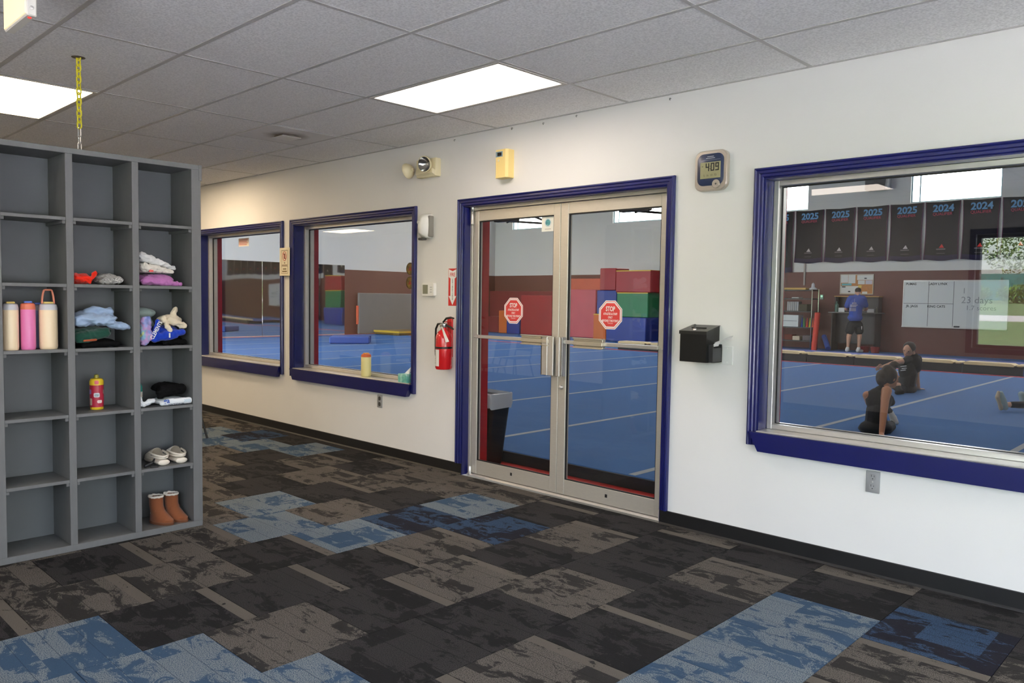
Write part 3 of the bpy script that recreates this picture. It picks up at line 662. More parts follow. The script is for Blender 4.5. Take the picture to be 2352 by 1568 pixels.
# exit-type lit sign box near the camera
m_lit = mat('lit_cream_face', rgb(250, 236, 196), 0.5, emit=rgb(255, 232, 180), estr=0.55)
pa = on_z(61, 33, 2.5); pb = on_z(5, 68, 2.5)
ex = thing('exit_sign', 'cream lit sign box hanging from the ceiling at the top left corner', 'sign', (pa.x, pa.y, HC))
zl = 2.5 - HC
MB().box((-0.305, 0, zl), (0, 0.036, -0.03), 0.004).build('housing', mat('cream_plastic', rgb(232, 228, 216), 0.45), ex)
MB().box((-0.297, -0.004, zl + 0.008), (-0.008, 0.0005, -0.038), 0.001).build('lit_face', m_lit, ex)
MB().box((-0.2, 0.008, -0.032), (-0.1, 0.03, 0.0)).build('canopy', mat('cream_plastic', rgb(232, 228, 216), 0.45), ex)
MB().lathe([(0, -0.004), (0.006, -0.003), (0.007, 0)], (-0.03, 0.018, zl), 'z', 10).build('indicator', mat('red_indicator', rgb(220, 40, 30), 0.4, emit=rgb(255, 30, 20), estr=1.0), ex)
MB().lathe([(0, 0.003), (0.007, 0.002), (0.008, 0)], (0.0, 0.018, zl + 0.03), 'x', 10).build('screw', m_alu2, ex)
# yellow chain from a hole in the ceiling to the shelf unit
cp = on_z(180, 132, HC); CHX, CHY = cp.x, cp.y
ch = thing('hanging_chain', 'yellow plastic chain with steel hook hanging from a ceiling hole to the shelf top', 'chain', (CHX, CHY, 2.226))
m_yel = mat('yellow_chain', rgb(206, 196, 40), 0.4); m_steel = mat('bright_steel', rgb(200, 200, 200), 0.25, metal=0.9)
Ht = HC - 2.226; n = 13
def oval(cz, hl, hw, turn, r, m, nm):
    pts = []
    for k in range(16):
        a = 2 * PI * k / 16; u_, v_ = hw * math.cos(a), (hl - hw) * (1 if math.sin(a) > 0 else -1) + hw * math.sin(a)
        pts.append((u_ * math.cos(turn), u_ * math.sin(turn), cz + v_))
    MB().tube(pts, r, 6, True).build(nm, m, ch)
for k in range(n):
    oval(0.13 + (Ht - 0.11) * (k + 0.5) / n, (Ht - 0.11) / n * 0.66, 0.0125, PI / 2 * (k % 2) + 0.6, 0.0045, m_yel, 'chain_link')
oval(0.105, 0.026, 0.007, 0.9, 0.0026, m_steel, 'quick_link'); oval(0.062, 0.022, 0.011, 0.1, 0.0026, m_steel, 'snap_hook'); oval(0.022, 0.024, 0.008, 1.3, 0.0026, m_steel, 'eye_bolt')
MB().lathe([(0.0, 0), (0.034, 0.0), (0.036, 0.0015), (0.0, 0.002)], (0, 0, Ht - 0.0012), 'z', 16).build('ceiling_hole', mat('dark_hole_edge', rgb(84, 74, 58), 0.9), ch)

# ------------------------------------------------------------------ cubby shelf unit
FX, BX = -4.755, -5.052
m_grey = mat('grey_painted_wood', rgb(104, 105, 105), 0.55, vary=0.07, vscale=9, stretch=(4, 4, 1), bump=0.08, bscale=50)
m_grey2 = mat('grey_painted_back', rgb(96, 100, 102), 0.6, vary=0.05, vscale=5)
cub = thing('cubby_shelf', 'tall grey painted cubby shelf unit with three columns of square compartments', 'shelf', (FX, -2.148, 0))
def C_(x, y, z): return (x - FX, y + 2.148, z)
DIV = [(-2.2045, -2.148), (-2.5515, -2.5145), (-2.899, -2.862), (-3.241, -3.205), (-3.588, -3.551), (-3.935, -3.898), (-4.28, -4.24)]
YL = DIV[-1][0]
SH = [1.85, 1.487, 1.13, 0.766, 0.403]
MB().box(C_(FX, YL, 0.0), C_(BX - 0.02, -2.148, 0.036), 0.002).build('base_board', m_grey, cub)
MB().box(C_(FX, YL, 2.194), C_(BX - 0.02, -2.148, 2.224), 0.002).build('top_board', m_grey, cub)
MB().box(C_(BX - 0.012, YL, 0.036), C_(BX, -2.15, 2.194)).build('back_panel', m_grey2, cub)
MB().box(C_(FX - 0.012, -2.1475, 0.005), C_(BX - 0.03, -2.142, 2.19)).build('side_skin', m_grey, cub)
MB().box(C_(FX + 0.004, -2.160, 2.13), C_(FX - 0.03, -2.140, 2.224), 0.002).build('corner_block', m_grey, cub)
for k, (a, b) in enumerate(DIV):
    MB().box(C_(FX - (0.0005 if k else 0), a, 0.036), C_(BX, b, 2.194), 0.0015).build('divider', m_grey, cub)
for k in range(len(DIV) - 1):
    ya, yb = DIV[k + 1][1], DIV[k][0]
    for z in SH:
        MB().box(C_(FX - 0.002, ya + 0.0005, z - 0.018), C_(BX + 0.0005, yb - 0.0005, z), 0.001).build('shelf_board', m_grey, cub)
        for yy, s_ in ((ya, 1), (yb, -1)): MB().box(C_(FX - 0.008, yy + s_ * 0.0005, z - 0.036), C_(BX + 0.001, yy + s_ * 0.016, z - 0.0185), 0.001).build('shelf_cleat', m_grey, cub)
CELL = [(DIV[k + 1][1], DIV[k][0]) for k in range(6)]     # 0 = right-most column
# ------------------------------------------------------------------ things fixed to the lobby wall (wall face is y = 0, the room is towards -y)
m_cream = mat('aged_cream_plastic', rgb(226, 214, 176), 0.45)
m_yelcream = mat('yellowed_plastic', rgb(240, 212, 138), 0.42)
m_chrome = mat('chrome_reflector', rgb(205, 205, 205), 0.12, metal=1.0)
m_red = mat('signal_red', rgb(206, 38, 34), 0.4)
m_exred = mat('extinguisher_red', rgb(196, 26, 30), 0.25, coat=0.4)
m_blk = mat('black_metal', rgb(16, 16, 16), 0.4)
m_grayplate = mat('grey_outlet_plate', rgb(150, 150, 150), 0.45)
m_dk = mat('dark_grey_plastic', rgb(70, 70, 68), 0.5)
def rounded(w, h, r, n=5):
    pts = []
    for cx, cz, a0 in ((w / 2 - r, h / 2 - r, 0), (-w / 2 + r, h / 2 - r, PI / 2), (-w / 2 + r, -h / 2 + r, PI), (w / 2 - r, -h / 2 + r, 3 * PI / 2)):
        for k in range(n + 1): a = a0 + PI / 2 * k / n; pts.append((cx + r * math.cos(a), cz + r * math.sin(a)))
    return pts
def slab(w, h, r, y0, y1, m, name, parent, taper=0.0, c=(0, 0)):
    P = rounded(w, h, r); Q = [(x * (1 - taper), z * (1 - taper)) for x, z in P]; y2 = y1 + (y0 - y1) * 0.25
    return MB().loft([[(c[0] + x, y0, c[1] + z) for x, z in P], [(c[0] + x, y2, c[1] + z) for x, z in P], [(c[0] + x, y1, c[1] + z) for x, z in Q]]).build(name, m, parent, smooth=True)

# emergency light
em = thing('emergency_light', 'cream twin-head emergency light on the wall left of the doors', 'emergency light', (-5.13, 0, 2.513))
MB().box((-0.125, 0, -0.075), (0.125, -0.06, 0.075), 0.008, 2).build('battery_box', m_cream, em, smooth=True)
MB().prism([(-0.11, -0.055, -0.07), (0.12, -0.055, -0.07), (0.11, -0.085, -0.05), (-0.1, -0.085, -0.05)], (0, 0, 0.04)).build('lower_shroud', m_cream, em)
MB().box((-0.08, -0.0605, -0.045), (0.0, -0.062, 0.03)).build('label_plate', m_white, em)
MB().box((-0.065, -0.0621, -0.005), (-0.015, -0.063, 0.02)).build('label_mark', mat('purple_print', rgb(92, 60, 110), 0.6), em)
MB().box((-0.08, -0.062, -0.052), (0.0, -0.064, -0.045)).build('label_edge', m_blk, em)
hm = MB().lathe([(0, -0.05), (0.03, -0.045), (0.055, -0.02), (0.066, 0.0), (0.066, 0.012), (0.06, 0.014)], (0, 0, 0), 'y', 24).mesh('lamp_shell', m_cream, True)
rm = MB().lathe([(0.061, 0.012), (0.045, -0.012), (0.02, -0.03), (0, -0.034)], (0, 0, 0), 'y', 24).mesh('reflector', m_chrome, True)
for nm, loc, rot in (('lamp_head', (0.055, -0.115, 0.018), (0.15, 0, 0.25)), ('lamp_head', (-0.215, -0.075, -0.005), (0.25, 0.35, -1.25))):
    h = link(nm, hm, em, loc); h.rotation_euler = rot
    rf = link('reflector', rm, h)
    gl = MB().lathe([(0, 0.0125), (0.06, 0.0125), (0.06, 0.0145), (0, 0.016)], (0, 0, 0), 'y', 24).build('lens', m_glass, h)
    MB().tube([(0, 0.04, 0), (0, 0.075 if loc[0] > 0 else 0.06, -0.01)], 0.012, 8).build('swivel', m_cream, h)

# air freshener
af = thing('air_freshener', 'yellowed upright air freshener dispenser above the glass doors', 'air freshener', (-4.237, 0, 2.452))
MB().prism([(-0.065, 0, -0.105), (-0.065, -0.06, -0.105), (-0.05, -0.078, -0.105), (0.05, -0.078, -0.105), (0.065, -0.06, -0.105), (0.065, 0, -0.105)], (0, 0, 0.21)).build('cover', m_yelcream, af)
MB().box((-0.05, -0.0782, 0.05), (0.022, -0.080, 0.09), 0.001).build('window_frame', mat('blue_grey_trim', rgb(130, 152, 160), 0.4), af)
MB().box((-0.032, -0.0802, 0.056), (0.012, -0.081, 0.082)).build('display_window', m_blk, af)
MB().lathe([(0, 0.004), (0.009, 0.003), (0.01, 0)], (-0.02, -0.078, 0.024), 'y', 14).build('nozzle_cap', m_cream, af)
MB().box((-0.045, -0.0782, 0.01), (-0.036, -0.082, -0.095), 0.001).build('cover_rib', m_yelcream, af)

# clock
ck = thing('digital_clock', 'silver and navy digital wall clock reading 4:09', 'clock', (-2.493, 0, 2.232))
slab(0.222, 0.242, 0.05, 0, -0.03, mat('clock_bezel', rgb(190, 180, 166), 0.3, metal=0.6), 'bezel', ck, 0.05)
slab(0.176, 0.19, 0.04, -0.03, -0.034, mat('clock_navy', rgb(34, 46, 74), 0.3), 'face', ck, 0.02, (0, 0.005))
MB().box((-0.067, -0.034, -0.048), (0.07, -0.0362, 0.05), 0.001).build('display', mat('lcd_olive', rgb(150, 146, 108), 0.3), ck)
SEG = {'0': 'abcdef', '4': 'bcfg', '9': 'abcdfg'}
def seven(mb, ch_, x, z, w, h, t, y):
    S = {'a': (x, z + h - t, x + w, z + h), 'b': (x + w - t, z + h / 2, x + w, z + h), 'c': (x + w - t, z, x + w, z + h / 2), 'd': (x, z, x + w, z + t), 'e': (x, z, x + t, z + h / 2), 'f': (x, z + h / 2, x + t, z + h), 'g': (x, z + h / 2 - t / 2, x + w, z + h / 2 + t / 2)}
    for c_ in SEG[ch_]: a = S[c_]; mb.box((a[0], y, a[1]), (a[2], y - 0.0006, a[3]))
dg = MB()
for ch_, x in (('4', -0.03), ('0', 0.004), ('9', 0.035)): seven(dg, ch_, x, -0.004, 0.024, 0.047, 0.0065, -0.0363)
dg.box((-0.002, -0.0363, 0.022), (0.0015, -0.037, 0.027)).box((-0.002, -0.0363, 0.008), (0.0015, -0.037, 0.013)).box((-0.056, -0.0363, 0.024), (-0.048, -0.037, 0.027))
dg.build('digits', m_print_k, ck)
lettering('5  16  10  72', 0.017, mat('lcd_dim_digits', rgb(84, 80, 58), 0.5), ck, (0.0, -0.0368, -0.03), depth=0.0002, name='date_digits')
for q_, z_ in ((0.022, 0.083), (0.03, 0.073)): MB().box((-q_, -0.034, z_ - 0.002), (q_, -0.0346, z_ + 0.002)).build('maker_print', mat('clock_print', rgb(176, 180, 184), 0.5), ck)
MB().box((-0.06, -0.034, 0.062), (0.066, -0.0346, 0.0632)).build('print_line', mat('clock_print', rgb(176, 180, 184), 0.5), ck)
MB().lathe([(0.0, 0.002), (0.024, 0.002), (0.026, 0)], (0.04, -0.034, -0.083), 'y', 20).build('button_surround', mat('clock_bezel', rgb(190, 180, 166), 0.3, metal=0.6), ck)
MB().lathe([(0.0, 0.002), (0.005, 0.002), (0.006, 0)], (0.04, -0.036, -0.083), 'y', 12).build('button', m_dk, ck)

# soap dispenser
sd = thing('sanitizer_dispenser', 'white rounded hand sanitizer dispenser between window and extinguisher sign', 'dispenser', (-5.16, 0, 2.035))
rings = []
for z, w, d in ((-0.1, 0.045, 0.03), (-0.094, 0.055, 0.06), (-0.06, 0.066, 0.095), (0.0, 0.07, 0.1), (0.06, 0.07, 0.09), (0.088, 0.062, 0.07), (0.1, 0.045, 0.045)):
    rings.append([(w * math.cos(a) * (1 if True else 0), -d * max(0.0, math.sin(a)) - 0.001, z) for a in [PI * k / 12 for k in range(13)]])
MB().loft(rings).build('cover', m_white, sd, smooth=True)
MB().box((0.048, -0.002, -0.09), (0.074, -0.05, 0.085), 0.008, 2).build('side_panel', mat('taupe_grey_plastic', rgb(128, 124, 116), 0.5), sd)
MB().box((-0.03, -0.04, -0.118), (0.03, -0.09, -0.098), 0.006, 2).build('push_lever', m_dk, sd)
MB().lathe([(0, 0.005), (0.014, 0.004), (0.016, 0)], (-0.02, -0.094, 0.03), 'y', 16).build('level_window', mat('pale_grey_plastic', rgb(200, 200, 196), 0.3), sd)

# thermostat
th = thing('thermostat', 'white square thermostat with a grey-green display on the wall', 'thermostat', (-5.13, 0, 1.506))
slab(0.158, 0.108, 0.012, 0, -0.03, m_white, 'case', th, 0.03)
MB().box((-0.062, -0.03, -0.036), (0.004, -0.0315, 0.04), 0.001).build('display', mat('thermostat_lcd', rgb(128, 128, 108), 0.3), th)
for z in (-0.02, 0.0, 0.02): MB().box((0.03, -0.03, z - 0.005), (0.06, -0.0325, z + 0.005), 0.001).build('button', mat('pale_grey_plastic', rgb(200, 200, 196), 0.3), th)

# extinguisher sign
fs = thing('fire_sign', 'red and white FIRE EXTINGUISHER arrow sign above the extinguisher', 'sign', (-4.8465, -0.001, 1.527))
MB().box((-0.0505, 0.001, -0.152), (0.0505, -0.001, 0.152)).build('plate', m_red, fs)
y = -0.0012
MB().prism([(-0.046, y, 0.146), (0, y, 0.13), (0.046, y, 0.146), (0.046, y, 0.082), (0.025, y, 0.07), (0.025, y, -0.072), (0.046, y, -0.072), (0, y, -0.146), (-0.046, y, -0.072), (-0.025, y, -0.072), (-0.025, y, 0.07), (-0.046, y, 0.082)], (0, -0.0004, 0)).build('arrow', m_print_w, fs)
lettering('FIRE', 0.042, m_red, fs, (0, -0.0018, 0.101), depth=0.0002, bold=0.0006, sx=0.82)
for k, c_ in enumerate('EXTINGUISHER'): lettering(c_, 0.0205, m_print_k, fs, (0, -0.0018, 0.06 - k * 0.0145), depth=0.0002, sx=0.95)

# extinguisher, hung on a bracket
fe = thing('fire_extinguisher', 'red fire extinguisher with black hose and paper tag hung beside the doors', 'fire extinguisher', (-4.865, -0.075, 0.855))
R_ = 0.068
MB().lathe([(0, 0.004), (0.05, 0.0), (0.062, 0.004), (R_, 0.016), (R_, 0.255), (0.062, 0.285), (0.045, 0.31), (0.026, 0.325), (0.022, 0.345), (0, 0.345)], (0, 0, 0), 'z', 28).build('cylinder', m_exred, fe, smooth=True)
rg = []
for z in (0.03, 0.165): rg.append([(R_ * 1.012 * math.cos(a), R_ * 1.012 * math.sin(a), z) for a in [PI + 0.1 + 1.75 * k / 10 for k in range(11)]])
lb = MB(); lb.loft([rg[0], rg[1]], cap=False).build('label', mat('extinguisher_label', rgb(226, 222, 214), 0.5), fe)
pr = MB()
for z in (0.15, 0.13, 0.112, 0.09, 0.074):
    A = [(R_ * 1.02 * math.cos(a), R_ * 1.02 * math.sin(a)) for a in [PI + 0.35 + 0.75 * k / 4 for k in range(5)]]
    pr.loft([[(x, y_, z - 0.003) for x, y_ in A], [(x, y_, z + 0.002) for x, y_ in A]], cap=False)
pr.build('label_print', mat('label_print_grey', rgb(150, 120, 115), 0.6), fe)['kind'] = 'stuff'
A = [(R_ * 1.02 * math.cos(a), R_ * 1.02 * math.sin(a)) for a in [PI + 0.25 + 0.75 * k / 6 for k in range(7)]]
MB().loft([[(x, y_, 0.046 + 0.004 * (k % 2)) for k, (x, y_) in enumerate(A)], [(x, y_, 0.062) for x, y_ in A]], cap=False).build('label_logo', m_print_k, fe)
MB().lathe([(R_ + 0.001, 0.172), (R_ + 0.004, 0.174), (R_ + 0.004, 0.186), (R_ + 0.001, 0.188)], (0, 0, 0), 'z', 28).build('strap', m_blk, fe)
MB().box((-0.1, -0.01, 0.176), (-0.072, 0.006, 0.192), 0.003).build('strap_clip', m_dk, fe)
MB().lathe([(0.024, 0.342), (0.026, 0.346), (0.026, 0.372), (0.016, 0.38), (0, 0.38)], (0, 0, 0), 'z', 18).build('valve', m_steel, fe, smooth=True)
MB().tube([(-0.012, 0, 0.385), (0.03, 0, 0.418), (0.085, 0, 0.426), (0.12, 0.0, 0.42)], [0.007, 0.009, 0.009, 0.006], 8).build('top_lever', m_blk, fe)
MB().tube([(-0.01, 0, 0.372), (0.04, 0, 0.36), (0.09, 0, 0.345), (0.115, 0, 0.332)], [0.007, 0.009, 0.009, 0.006], 8).build('carry_handle', m_blk, fe)
MB().lathe([(0, 0.006), (0.014, 0.005), (0.016, 0)], (-0.005, -0.026, 0.36), 'y', 14).build('gauge', m_chrome, fe)
MB().tube([(-0.02, -0.01, 0.372), (-0.06, -0.012, 0.37), (-0.085, -0.012, 0.33), (-0.09, -0.01, 0.26), (-0.089, -0.01, 0.15), (-0.086, -0.01, 0.11)], 0.0085, 8).build('hose', m_black, fe)
tg = MB(); tg.prism([(0.0, -0.03, 0.352), (0.028, -0.04, 0.352), (0.125, -0.052, 0.235), (0.085, -0.052, 0.226)], (0, -0.0012, 0)); tg.build('paper_tag', m_print_w, fe)
MB().box((-0.03, 0.06, 0.1), (0.03, 0.0745, 0.42), 0.002).box((-0.025, 0.02, 0.385), (0.025, 0.0745, 0.392)).build('wall_bracket', m_exred, fe)

# permit sign between the two left windows
ps = thing('no_phone_sign', 'cream notice with a red prohibition circle bridging the two window frames', 'sign', (-7.428, -0.03, 1.787))
MB().box((-0.1, 0.0, -0.145), (0.1, -0.004, 0.145), 0.001).build('board', mat('cream_card', rgb(232, 220, 190), 0.6), ps)
m_olive = mat('olive_print', rgb(120, 98, 58), 0.6)
fr = MB(); ring_box(fr, -0.065, 0.065, -0.122, 0.118, 0.004, -0.004, -0.0046, 0); fr.box((-0.065, -0.004, -0.05), (0.065, -0.0046, -0.046)); fr.build('printed_frame', m_olive, ps)
MB().tube([(0.036 * math.cos(2 * PI * k / 24), -0.0046, 0.058 + 0.047 * math.sin(2 * PI * k / 24)) for k in range(24)], 0.0032, 5, True).tube([(-0.026, -0.0046, 0.09), (0.026, -0.0046, 0.026)], 0.003, 5).build('red_ring', mat('print_red', rgb(186, 60, 46), 0.5), ps)
MB().box((-0.013, -0.004, 0.03), (0.013, -0.0046, 0.085), 0.0005).build('pictogram', mat('pictogram_brown', rgb(120, 70, 56), 0.6), ps)
for q_, z_, h_ in ((0.008, -0.012, 0.006), (0.055, -0.036, 0.0045), (0.034, -0.075, 0.006), (0.046, -0.1, 0.0065)): MB().box((-q_, -0.004, z_ - h_), (q_, -0.0045, z_ + h_)).build('print_line', m_olive, ps)

# outlets
def outlet(loc, label, dark):
    o = thing('wall_outlet', label, 'outlet', loc, 'wall outlets')
    slab(0.072, 0.116, 0.004, 0, -0.006, m_grayplate, 'cover_plate', o, 0.03)
    for z in (0.026, -0.026):
        r = slab(0.034, 0.036, 0.012, -0.006, -0.008, m_dk if dark else m_grayplate, 'receptacle', o, 0.0, (0, z))
        for sx, hh in ((-0.007, 0.012), (0.007, 0.009)): MB().box((sx - 0.001, -0.008, z + 0.001), (sx + 0.001, -0.0086, z + hh)).build('slot', m_print_k, o)
        MB().lathe([(0, 0.0005), (0.0028, 0.0005), (0.0028, 0)], (0, -0.008, z - 0.009), 'y', 10).build('ground_hole', m_print_k, o)
    MB().lathe([(0, 0.0015), (0.003, 0.001), (0.0035, 0)], (0, -0.006, 0), 'y', 10).build('screw', m_alu2, o)
    return o
outlet((-5.82, 0, 0.491), 'grey wall outlet with dark sockets under the left window', True)
outlet((-1.49, 0, 0.5), 'grey duplex wall outlet under the right window', False)

# suggestion box with card holder
sb = thing('suggestion_box', 'black metal suggestion box with a lock mounted right of the doors', 'box', (-2.508, 0, 1.0))
D_ = 0.152; bw = 0.09
front_b, front_t = 0.077, 0.272
MB().prism([(-bw, 0, 0.073), (-bw, -D_, front_b), (-bw, -D_, front_t - 0.012), (-bw, 0, 0.294)], (2 * bw, 0, 0)).build('body', m_blk, sb)
MB().prism([(-bw - 0.004, -0.001, 0.2945), (-bw - 0.004, -D_ - 0.005, front_t - 0.011), (-bw - 0.004, -D_ - 0.005, front_t - 0.028), (-bw - 0.004, -D_ - 0.007, front_t - 0.028), (-bw - 0.004, -D_ - 0.007, front_t - 0.008), (-bw - 0.004, -0.001, 0.298)], (2 * bw + 0.008, 0, 0)).build('lid', mat('black_lid', rgb(40, 39, 36), 0.35), sb)
sl = (0.296 - (front_t - 0.008)) / (D_ + 0.006)
MB().box((-0.05, -0.09, 0.279), (0.05, -0.084, 0.2845)).build('slot', m_print_k, sb)
MB().lathe([(0, 0.012), (0.011, 0.011), (0.013, 0)], (-0.005, -D_ + 0.025, 0.266), 'z', 16).build('lock', m_steel, sb)
MB().box((-0.013, -D_ + 0.023, 0.276), (0.003, -D_ + 0.028, 0.305), 0.003).build('key', m_dk, sb)
MB().box((bw + 0.001, -0.118, 0.078), (bw + 0.003, -0.02, 0.185)).box((bw + 0.001, -0.118, 0.078), (bw + 0.03, -0.127, 0.185)).box((bw + 0.001, -0.023, 0.078), (bw + 0.03, -0.02, 0.185)).box((bw + 0.028, -0.118, 0.078), (bw + 0.03, -0.02, 0.165)).box((bw + 0.001, -0.118, 0.078), (bw + 0.03, -0.02, 0.081)).build('card_holder', mat('smoky_acrylic', rgb(44, 44, 46), 0.2), sb)
cv = [(bw + 0.012, 0.17), (bw + 0.03, 0.198), (bw + 0.06, 0.212), (bw + 0.09, 0.217), (bw + 0.115, 0.236)]
q = MB()
for (xa, za), (xb, zb_) in zip(cv, cv[1:]): q.poly([(xa, -0.12, za), (xb, -0.12 + 0.02, zb_), (xb, -0.04, zb_ + 0.006), (xa, -0.03, za + 0.004)])
tag(q.build('paper_slip', m_print_w, None, (-2.508, 0, 1.0)), 'curled white paper slip sticking out of the black box holder', 'paper')
wp = thing('blank_plate', 'small white blank cover plate on the wall right of the black box', 'wall plate', (-2.36, 0, 1.119))
slab(0.07, 0.112, 0.003, 0, -0.005, mat('white_plate', rgb(226, 226, 222), 0.5), 'plate', wp, 0.02)
for z in (0.042, -0.042): MB().lathe([(0, 0.0015), (0.003, 0.001), (0.0035, 0)], (0, -0.005, z), 'y', 10).build('screw', m_white, wp)
# small hooks near the ceiling
for k, (x, z) in enumerate(((-4.833, 2.715), (-4.189, 2.72), (-3.873, 2.714), (-3.565, 2.722), (-2.805, 2.716))):
    tag(MB().tube([(0, 0, 0), (0, -0.012, 0), (0, -0.016, -0.006), (0, -0.011, -0.012), (0, -0.007, -0.009)], 0.0022, 6).build('wall_hook', m_dk, None, (x, 0, z)), ['tiny hook under the ceiling line, leftmost of the row', 'tiny hook under the ceiling line, second from left', 'tiny hook under the ceiling line, middle of the row', 'tiny hook under the ceiling line, fourth from left', 'tiny hook under the ceiling line, rightmost of the row'][k], 'hook', 'tiny hooks under the ceiling')

# ------------------------------------------------------------------ stickers on the panes
def octagon(cx, cz, y0, label):
    st = thing('stop_sticker', label, 'sticker', (cx, y0, cz), 'stop stickers on the glass doors')
    def oc(r): return [(r * math.cos(PI / 8 + k * PI / 4), r * math.sin(PI / 8 + k * PI / 4)) for k in range(8)]
    for r, yy, m, nm in ((0.108, 0.0, m_print_w, 'outer_border'), (0.101, -0.0004, m_red2, 'red_ring'), (0.097, -0.0008, m_print_w, 'inner_border'), (0.088, -0.0012, m_red2, 'red_field')):
        MB().prism([(x, yy, z) for x, z in oc(r)], (0, -0.0004, 0)).build(nm, m, st)
    yy = -0.0017
    lettering('STOP', 0.046, m_print_w, st, (0, yy, 0.04), depth=0.0001, bold=0.0012, sx=0.72)
    lettering('ATHLETES & STAFF', 0.0215, m_print_w, st, (0, yy, 0.006), depth=0.0001, bold=0.0004, sx=0.66)
    lettering('ONLY', 0.0215, m_print_w, st, (0, yy, -0.018), depth=0.0001, bold=0.0004, sx=0.66)
    lettering('BEYOND THIS POINT', 0.0225, m_print_w, st, (0, yy, -0.042), depth=0.0001, bold=0.0004, sx=0.66)
    lettering('Thank you', 0.011, m_print_w, st, (0, yy, -0.058), depth=0.0001)
m_red2 = mat('sticker_red', rgb(214, 66, 62), 0.45)
GYL = 0.0953
kk = (CAM.y * -1 + GYL) / -CAM.y
def at_pane(x, z): return x * kk, CAM.z + (z - CAM.z) * kk
x, z = at_pane(-4.154, 1.3495); octagon(x, z, GYL, 'red octagonal STOP sticker on the left door leaf')
x, z = at_pane(-3.242, 1.341); octagon(x, z, GYL, 'red octagonal STOP sticker on the right door leaf')
x, z = at_pane(-3.82, 1.985)
cd = thing('window_card', 'small white card with a round green emblem at the top of the left door leaf', 'card', (x, GYL, z))
MB().box((-0.062, 0, -0.055), (0.058, -0.0006, 0.052)).build('card', mat('card_white', rgb(240, 238, 226), 0.6), cd)
MB().lathe([(0, 0.0005), (0.033, 0.0005), (0.033, 0)], (0, -0.0006, 0.01), 'y', 24).build('emblem_ring', mat('emblem_pale', rgb(206, 216, 218), 0.5), cd)
MB().lathe([(0, 0.0004), (0.024, 0.0004), (0.024, 0)], (0, -0.0011, 0.01), 'y', 24).build('emblem', pattern_mat('emblem_teal', [rgb(40, 84, 98), rgb(78, 152, 158), rgb(146, 190, 176)], 40, 0.5), cd)
MB().box((-0.03, -0.0006, -0.04), (0.03, -0.001, -0.034)).build('caption', mat('caption_print', rgb(200, 190, 184), 0.6), cd)
kw = (-CAM.y + 0.154) / -CAM.y
def at_win(x, z): return x * kw, CAM.z + (z - CAM.z) * kw
x, z = at_win(-8.373, 2.04)
wc = thing('window_notice', 'small white notice with red lines at the top of the far left window', 'notice', (x, 0.1542, z - 0.012))
MB().box((-0.118, 0, -0.05), (0.13, -0.0006, 0.045)).build('card', mat('notice_card', rgb(226, 214, 204), 0.6), wc)
for k in range(4): MB().box((-0.1, -0.0006, 0.02 - k * 0.018), (0.1 - 0.02 * (k % 2), -0.001, 0.029 - k * 0.018)).build('print_line', mat('print_red_soft', rgb(206, 120, 112), 0.6), wc)
for k, (zz, lb) in enumerate(((1.69, 'upper round amber sticker at the right edge of the left window'), (1.57, 'lower round amber sticker at the right edge of the left window'))):
    x, z = at_win(-5.43, zz)
    rs = thing('round_sticker', lb, 'sticker', (x + 0.03, 0.1542, z - 0.005), 'round amber stickers')
    MB().lathe([(0, 0.0006), (0.056, 0.0006), (0.056, 0)], (0, 0, 0), 'y', 28).build('disc', pattern_mat('amber_print_%d' % k, [rgb(70, 54, 18), rgb(120, 92, 26), rgb(160, 130, 40)], 30, 0.4), rs)
    MB().tube([(0.051 * math.cos(2 * PI * j / 28), -0.0008, 0.051 * math.sin(2 * PI * j / 28)) for j in range(28)], 0.0028, 4, True).build('rim', mat('dark_olive_rim', rgb(52, 42, 18), 0.5), rs)
    MB().prism([(-0.026, -0.0007, -0.016), (0.026, -0.0007, -0.016), (0.012, -0.0007, 0.004), (0.0, -0.0007, 0.024), (-0.012, -0.0007, 0.004)], (0, -0.0004, 0)).build('printed_mark', mat('red_brown_print', rgb(150, 58, 28), 0.5), rs)
# on the left window's sill: bottle and tissue box
SILLZ = WZ0 + 0.0121
def tumbler(name, label, loc, r, h, body, lid, knob, loop=None, cat='bottle', group=None, straw=None):
    t = thing(name, label, cat, loc, group)
    MB().lathe([(0, 0.002), (r * 0.9, 0.0), (r * 0.97, 0.006), (r, 0.015), (r, h * 0.80), (r * 0.97, h * 0.815), (0, h * 0.815)], (0, 0, 0), 'z', 28).build('body', body, t, smooth=True)
    MB().lathe([(0, h * 0.815), (r * 1.0, h * 0.815), (r * 1.0, h * 0.86), (r * 0.9, h * 0.925), (r * 0.7, h * 0.945), (0, h * 0.945)], (0, 0, 0), 'z', 28).build('lid', lid, t, smooth=True)
    MB().box((-r * 0.35, -r * 0.55, h * 0.94), (r * 0.35, r * 0.55, h * 0.985), 0.005, 2).build('lid_button', knob, t, smooth=True)
    if loop:
        a_ = math.radians(90); n = 14
        MB().tube([(0, r * 0.66 * math.cos(PI * k / n), h * 0.93 + r * 1.75 * min(1, 1.25 * math.sin(PI * k / n))) for k in range(n + 1)], r * 0.12, 8).build('carry_loop', loop, t, smooth=True)
    return t
tumbler('water_bottle', 'pale yellow bottle with an orange lid on the left window sill', (-6.10, 0.045, SILLZ), 0.047, 0.225, mat('pale_yellow_steel', rgb(232, 220, 150), 0.4), mat('burnt_orange_plastic', rgb(206, 96, 44), 0.45), mat('amber_plastic', rgb(232, 160, 60), 0.4))
tb = thing('tissue_box', 'green and white tissue box in the right corner of the left window sill', 'tissue box', (-5.475, 0.03, SILLZ))
MB().box((-0.06, -0.05, 0), (0.06, 0.05, 0.075), 0.002).build('carton', pattern_mat('tissue_print', [rgb(200, 226, 214), rgb(120, 190, 170), rgb(70, 150, 140)], 18, 0.6), tb)
